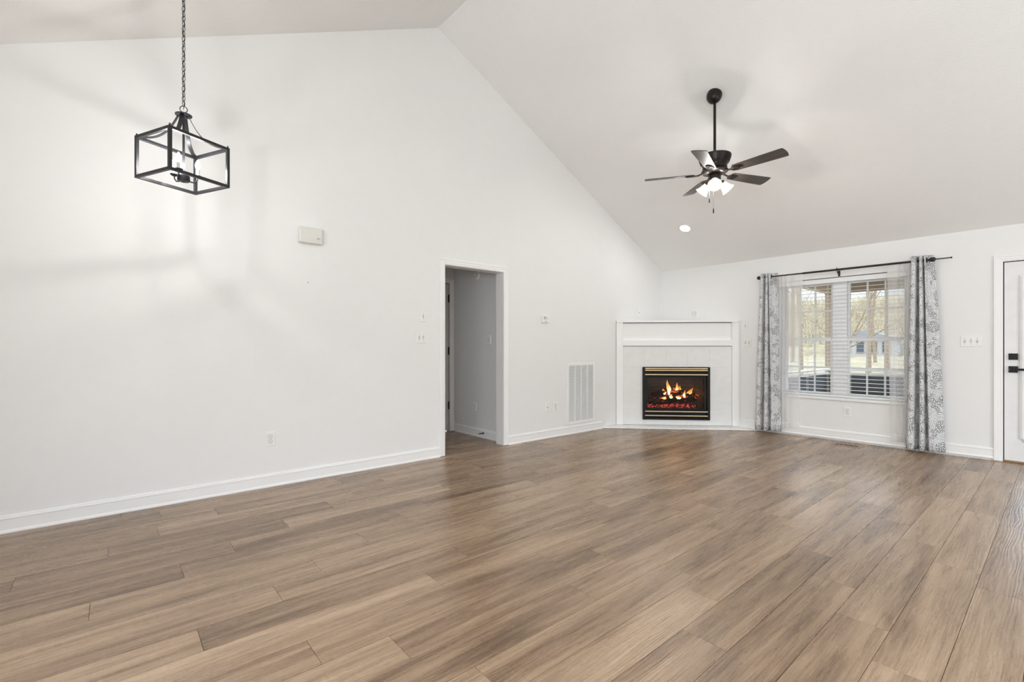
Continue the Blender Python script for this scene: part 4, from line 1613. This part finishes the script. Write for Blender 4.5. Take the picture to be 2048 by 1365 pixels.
def build_outside():
    # level yard, then a wooded bank rising behind
    mb = MB()
    nx, ny = 48, 60
    random.seed(7)
    V = []
    for j in range(ny + 1):
        y = 0.3 + 125 * (j / ny) ** 1.6
        row = []
        for i in range(nx + 1):
            x = -75 + 110 * i / nx
            row.append(mb.b.verts.new((x, y, ground_z(x, y) + random.uniform(-0.05, 0.05))))
        V.append(row)
    for j in range(ny):
        for i in range(nx):
            mb.b.faces.new((V[j][i], V[j][i + 1], V[j + 1][i + 1], V[j + 1][i]))
    struct(mb.build('ground', 'dry_grass', smooth=True))
    # porch
    struct(MB().box(1.4, 7.4, 0.15, 2.75, -0.30, -0.14).build('porch_deck', 'porch_tan'))
    mb = MB()
    mb.box(1.35, 7.4, 0.15, 2.95, 2.36, 2.46)
    for x in (1.9, 2.5, 3.1, 3.7, 4.3, 4.9, 5.5, 6.1, 6.7):
        mb.box(x, x + 0.05, 0.15, 2.54, 2.24, 2.36)
    struct(mb.build('porch_roof', 'porch_tan'))
    o = MB().box(1.60, 7.3, 2.54, 2.66, 2.10, 2.36).build('porch_beam', 'porch_brown')
    tag(o, 'brown porch beam along the outer edge beyond the window', 'beam')
    o = MB().box(1.62, 1.72, 0.15, 2.54, 2.10, 2.36).build('porch_beam', 'porch_tan')
    tag(o, 'tan porch beam running out from the house at left of the window', 'beam')
    for (x, y, lb) in ((1.67, 2.60, 'brown porch post at the outer corner, seen behind the window mullion'),):
        tag(MB().box(x - 0.06, x + 0.06, y - 0.06, y + 0.06, -0.14, 2.10).build('porch_post', 'porch_brown', bevel=0.006), lb, 'post')
    tag(MB().box(1.55, 1.78, 0.22, 0.40, -0.14, 2.10).build('porch_pilaster', 'porch_pale', bevel=0.008), 'pale porch pilaster against the house behind the left sheer curtain', 'post')

    def rail(loc, rz, L, label):
        r = thing('porch_railing', loc, rz, label, 'railing')
        MB().box(0.06, L, -0.012, 0.012, 0.06, 0.875).build('screen_panel', 'screen_dark', r)
        MB().box(0.05, L, -0.045, 0.045, 0.915, 0.945).build('top_rail', 'rail_pale', r, bevel=0.004)
        MB().box(0.05, L, -0.025, 0.025, 0.85, 0.885).build('mid_rail', 'rail_pale', r, bevel=0.003)
        MB().box(0.05, L, -0.025, 0.025, 0.04, 0.075).build('bottom_rail', 'rail_pale', r, bevel=0.003)
    rail((1.67, 2.60, -0.14), 0, 5.6, 'dark screened porch railing along the outer edge, seen in the right panes')
    rail((1.67, 0.40, -0.14), Q, 2.14, 'dark screened porch railing running out from the house, seen in the left panes')
    # neighbour's house
    h = thing('neighbour_house', (-11.0, 60.0, ground_z(-11, 60) - 0.5), math.radians(6), 'small grey house with dark windows far beyond the bare trees', 'house')
    MB().box(-2.6, 3.0, 0, 6, 0, 2.5).build('wall', 'house_blue', h)
    mb = MB()
    mb.prism([(-3.0, 2.5), (3.4, 2.5), (0.2, 3.5)], 'y', -0.3, 6.3)
    mb.build('roof', 'house_roof', h)
    for x in (-1.6, -0.3, 0.9, 2.1):
        w = MB().box(x - 0.42, x + 0.42, -0.05, 0.02, 0.8, 2.2).build('window', 'porch_brown', h)
        MB().box(x - 0.34, x + 0.34, -0.07, -0.045, 0.88, 2.12).build('pane', 'house_glass', w)

    # bare trees
    def tree(name, x, y, z, H, r, lean, label, seed, depth=4):
        random.seed(seed)
        mb = MB()

        def branch(p, d, L, rad, lev):
            pts, rs = [p.copy()], [rad]
            n = 4
            q, dd = p.copy(), d.copy()
            for i in range(n):
                sw = 0.10 if lev else 0.028
                dd = (dd + Vector((random.gauss(0, sw), random.gauss(0, sw), random.gauss(0.02, .07)))).normalized()
                q = q + dd * (L / n)
                pts.append(q.copy())
                rs.append(rad * (1 - 0.5 * (i + 1) / n))
            mb.tube(pts, rs, 5 if lev else 8, False, False)
            if lev >= depth or rad < 0.004:
                return
            kids = 3 if lev else 6
            for i in range(kids):
                t = random.uniform(0.45, 1.0)
                k = min(n, max(1, round(t * n)))
                b0 = pts[k]
                side = Vector((random.gauss(0, 1), random.gauss(0, 1), random.gauss(0.3, .5)))
                nd = (dd * 0.7 + side.normalized() * 0.75).normalized()
                branch(b0, nd, L * random.uniform(0.42, 0.62), rs[k] * 0.6, lev + 1)
        branch(Vector((0, 0, 0)), Vector((lean, 0, 1)).normalized(), H, r, 0)
        o = mb.build(name, 'bark', None, smooth=True, loc=(x, y, z))
        tag(o, label, 'tree', 'bare trees outside the window')

    T_ = [(0.10, 5.8, 4.4, 0.032, 0.62, 'slender leaning bare tree just beyond the porch railing'),
          (-0.62, 15.0, 9, 0.065, 0.05, 'bare tree in the yard, third from left in the upper right panes'),
          (-0.40, 17.6, 9, 0.075, -0.06, 'bare tree in the yard nearest the right muntin of the window'),
          (-1.45, 16.0, 9, 0.065, -0.10, 'forked bare tree at left in the upper right panes'),
          (-1.60, 20.0, 9, 0.075, 0.04, 'bare tree second from left in the upper right panes'),
          (-2.95, 15.5, 10, 0.075, 0.02, 'straight bare trunk seen in the upper left panes'),
          (-2.30, 17.5, 10, 0.065, 0.03, 'bare tree right of the straight trunk in the upper left panes'),
          (-8.6, 31.0, 11, 0.11, 0.02, 'bare tree far out in the yard at the left panes'),
          (-5.2, 38.0, 12, 0.12, -0.04, 'bare tree far out in the yard left of the small grey house'),
          (-3.4, 46.0, 12, 0.12, 0.03, 'bare tree far out in the yard right of the small grey house'),
          (-15.0, 50.0, 13, 0.13, 0.05, 'farthest bare tree at the foot of the bank')]
    for i, (x, y, H, r, ln, lb) in enumerate(T_):
        tree('bare_tree', x, y, ground_z(x, y) - 0.05, H, r, ln, lb, 30 + i, 4 if i < 7 else 3)
    # brush on the bank
    random.seed(90)
    mb = MB()
    for i in range(700):
        y = random.uniform(64, 112)
        x = 4.3 - (y + 7) * random.uniform(0.10, 0.42)
        p = Vector((x, y, ground_z(x, y)))
        for k in range(4):
            d = Vector((random.gauss(0, .9), random.gauss(0, .7), random.uniform(0.8, 3.6)))
            mb.tube([p, p + d * 0.5, p + d * 0.9 + Vector((random.gauss(0, .5), 0, 0.1))], [0.07, 0.05, 0.015], 4, False, False)
    tag(mb.build('brush', 'dry_brush'), 'tangle of dry brush covering the far bank outside', 'brush', kind='stuff')


build_outside()
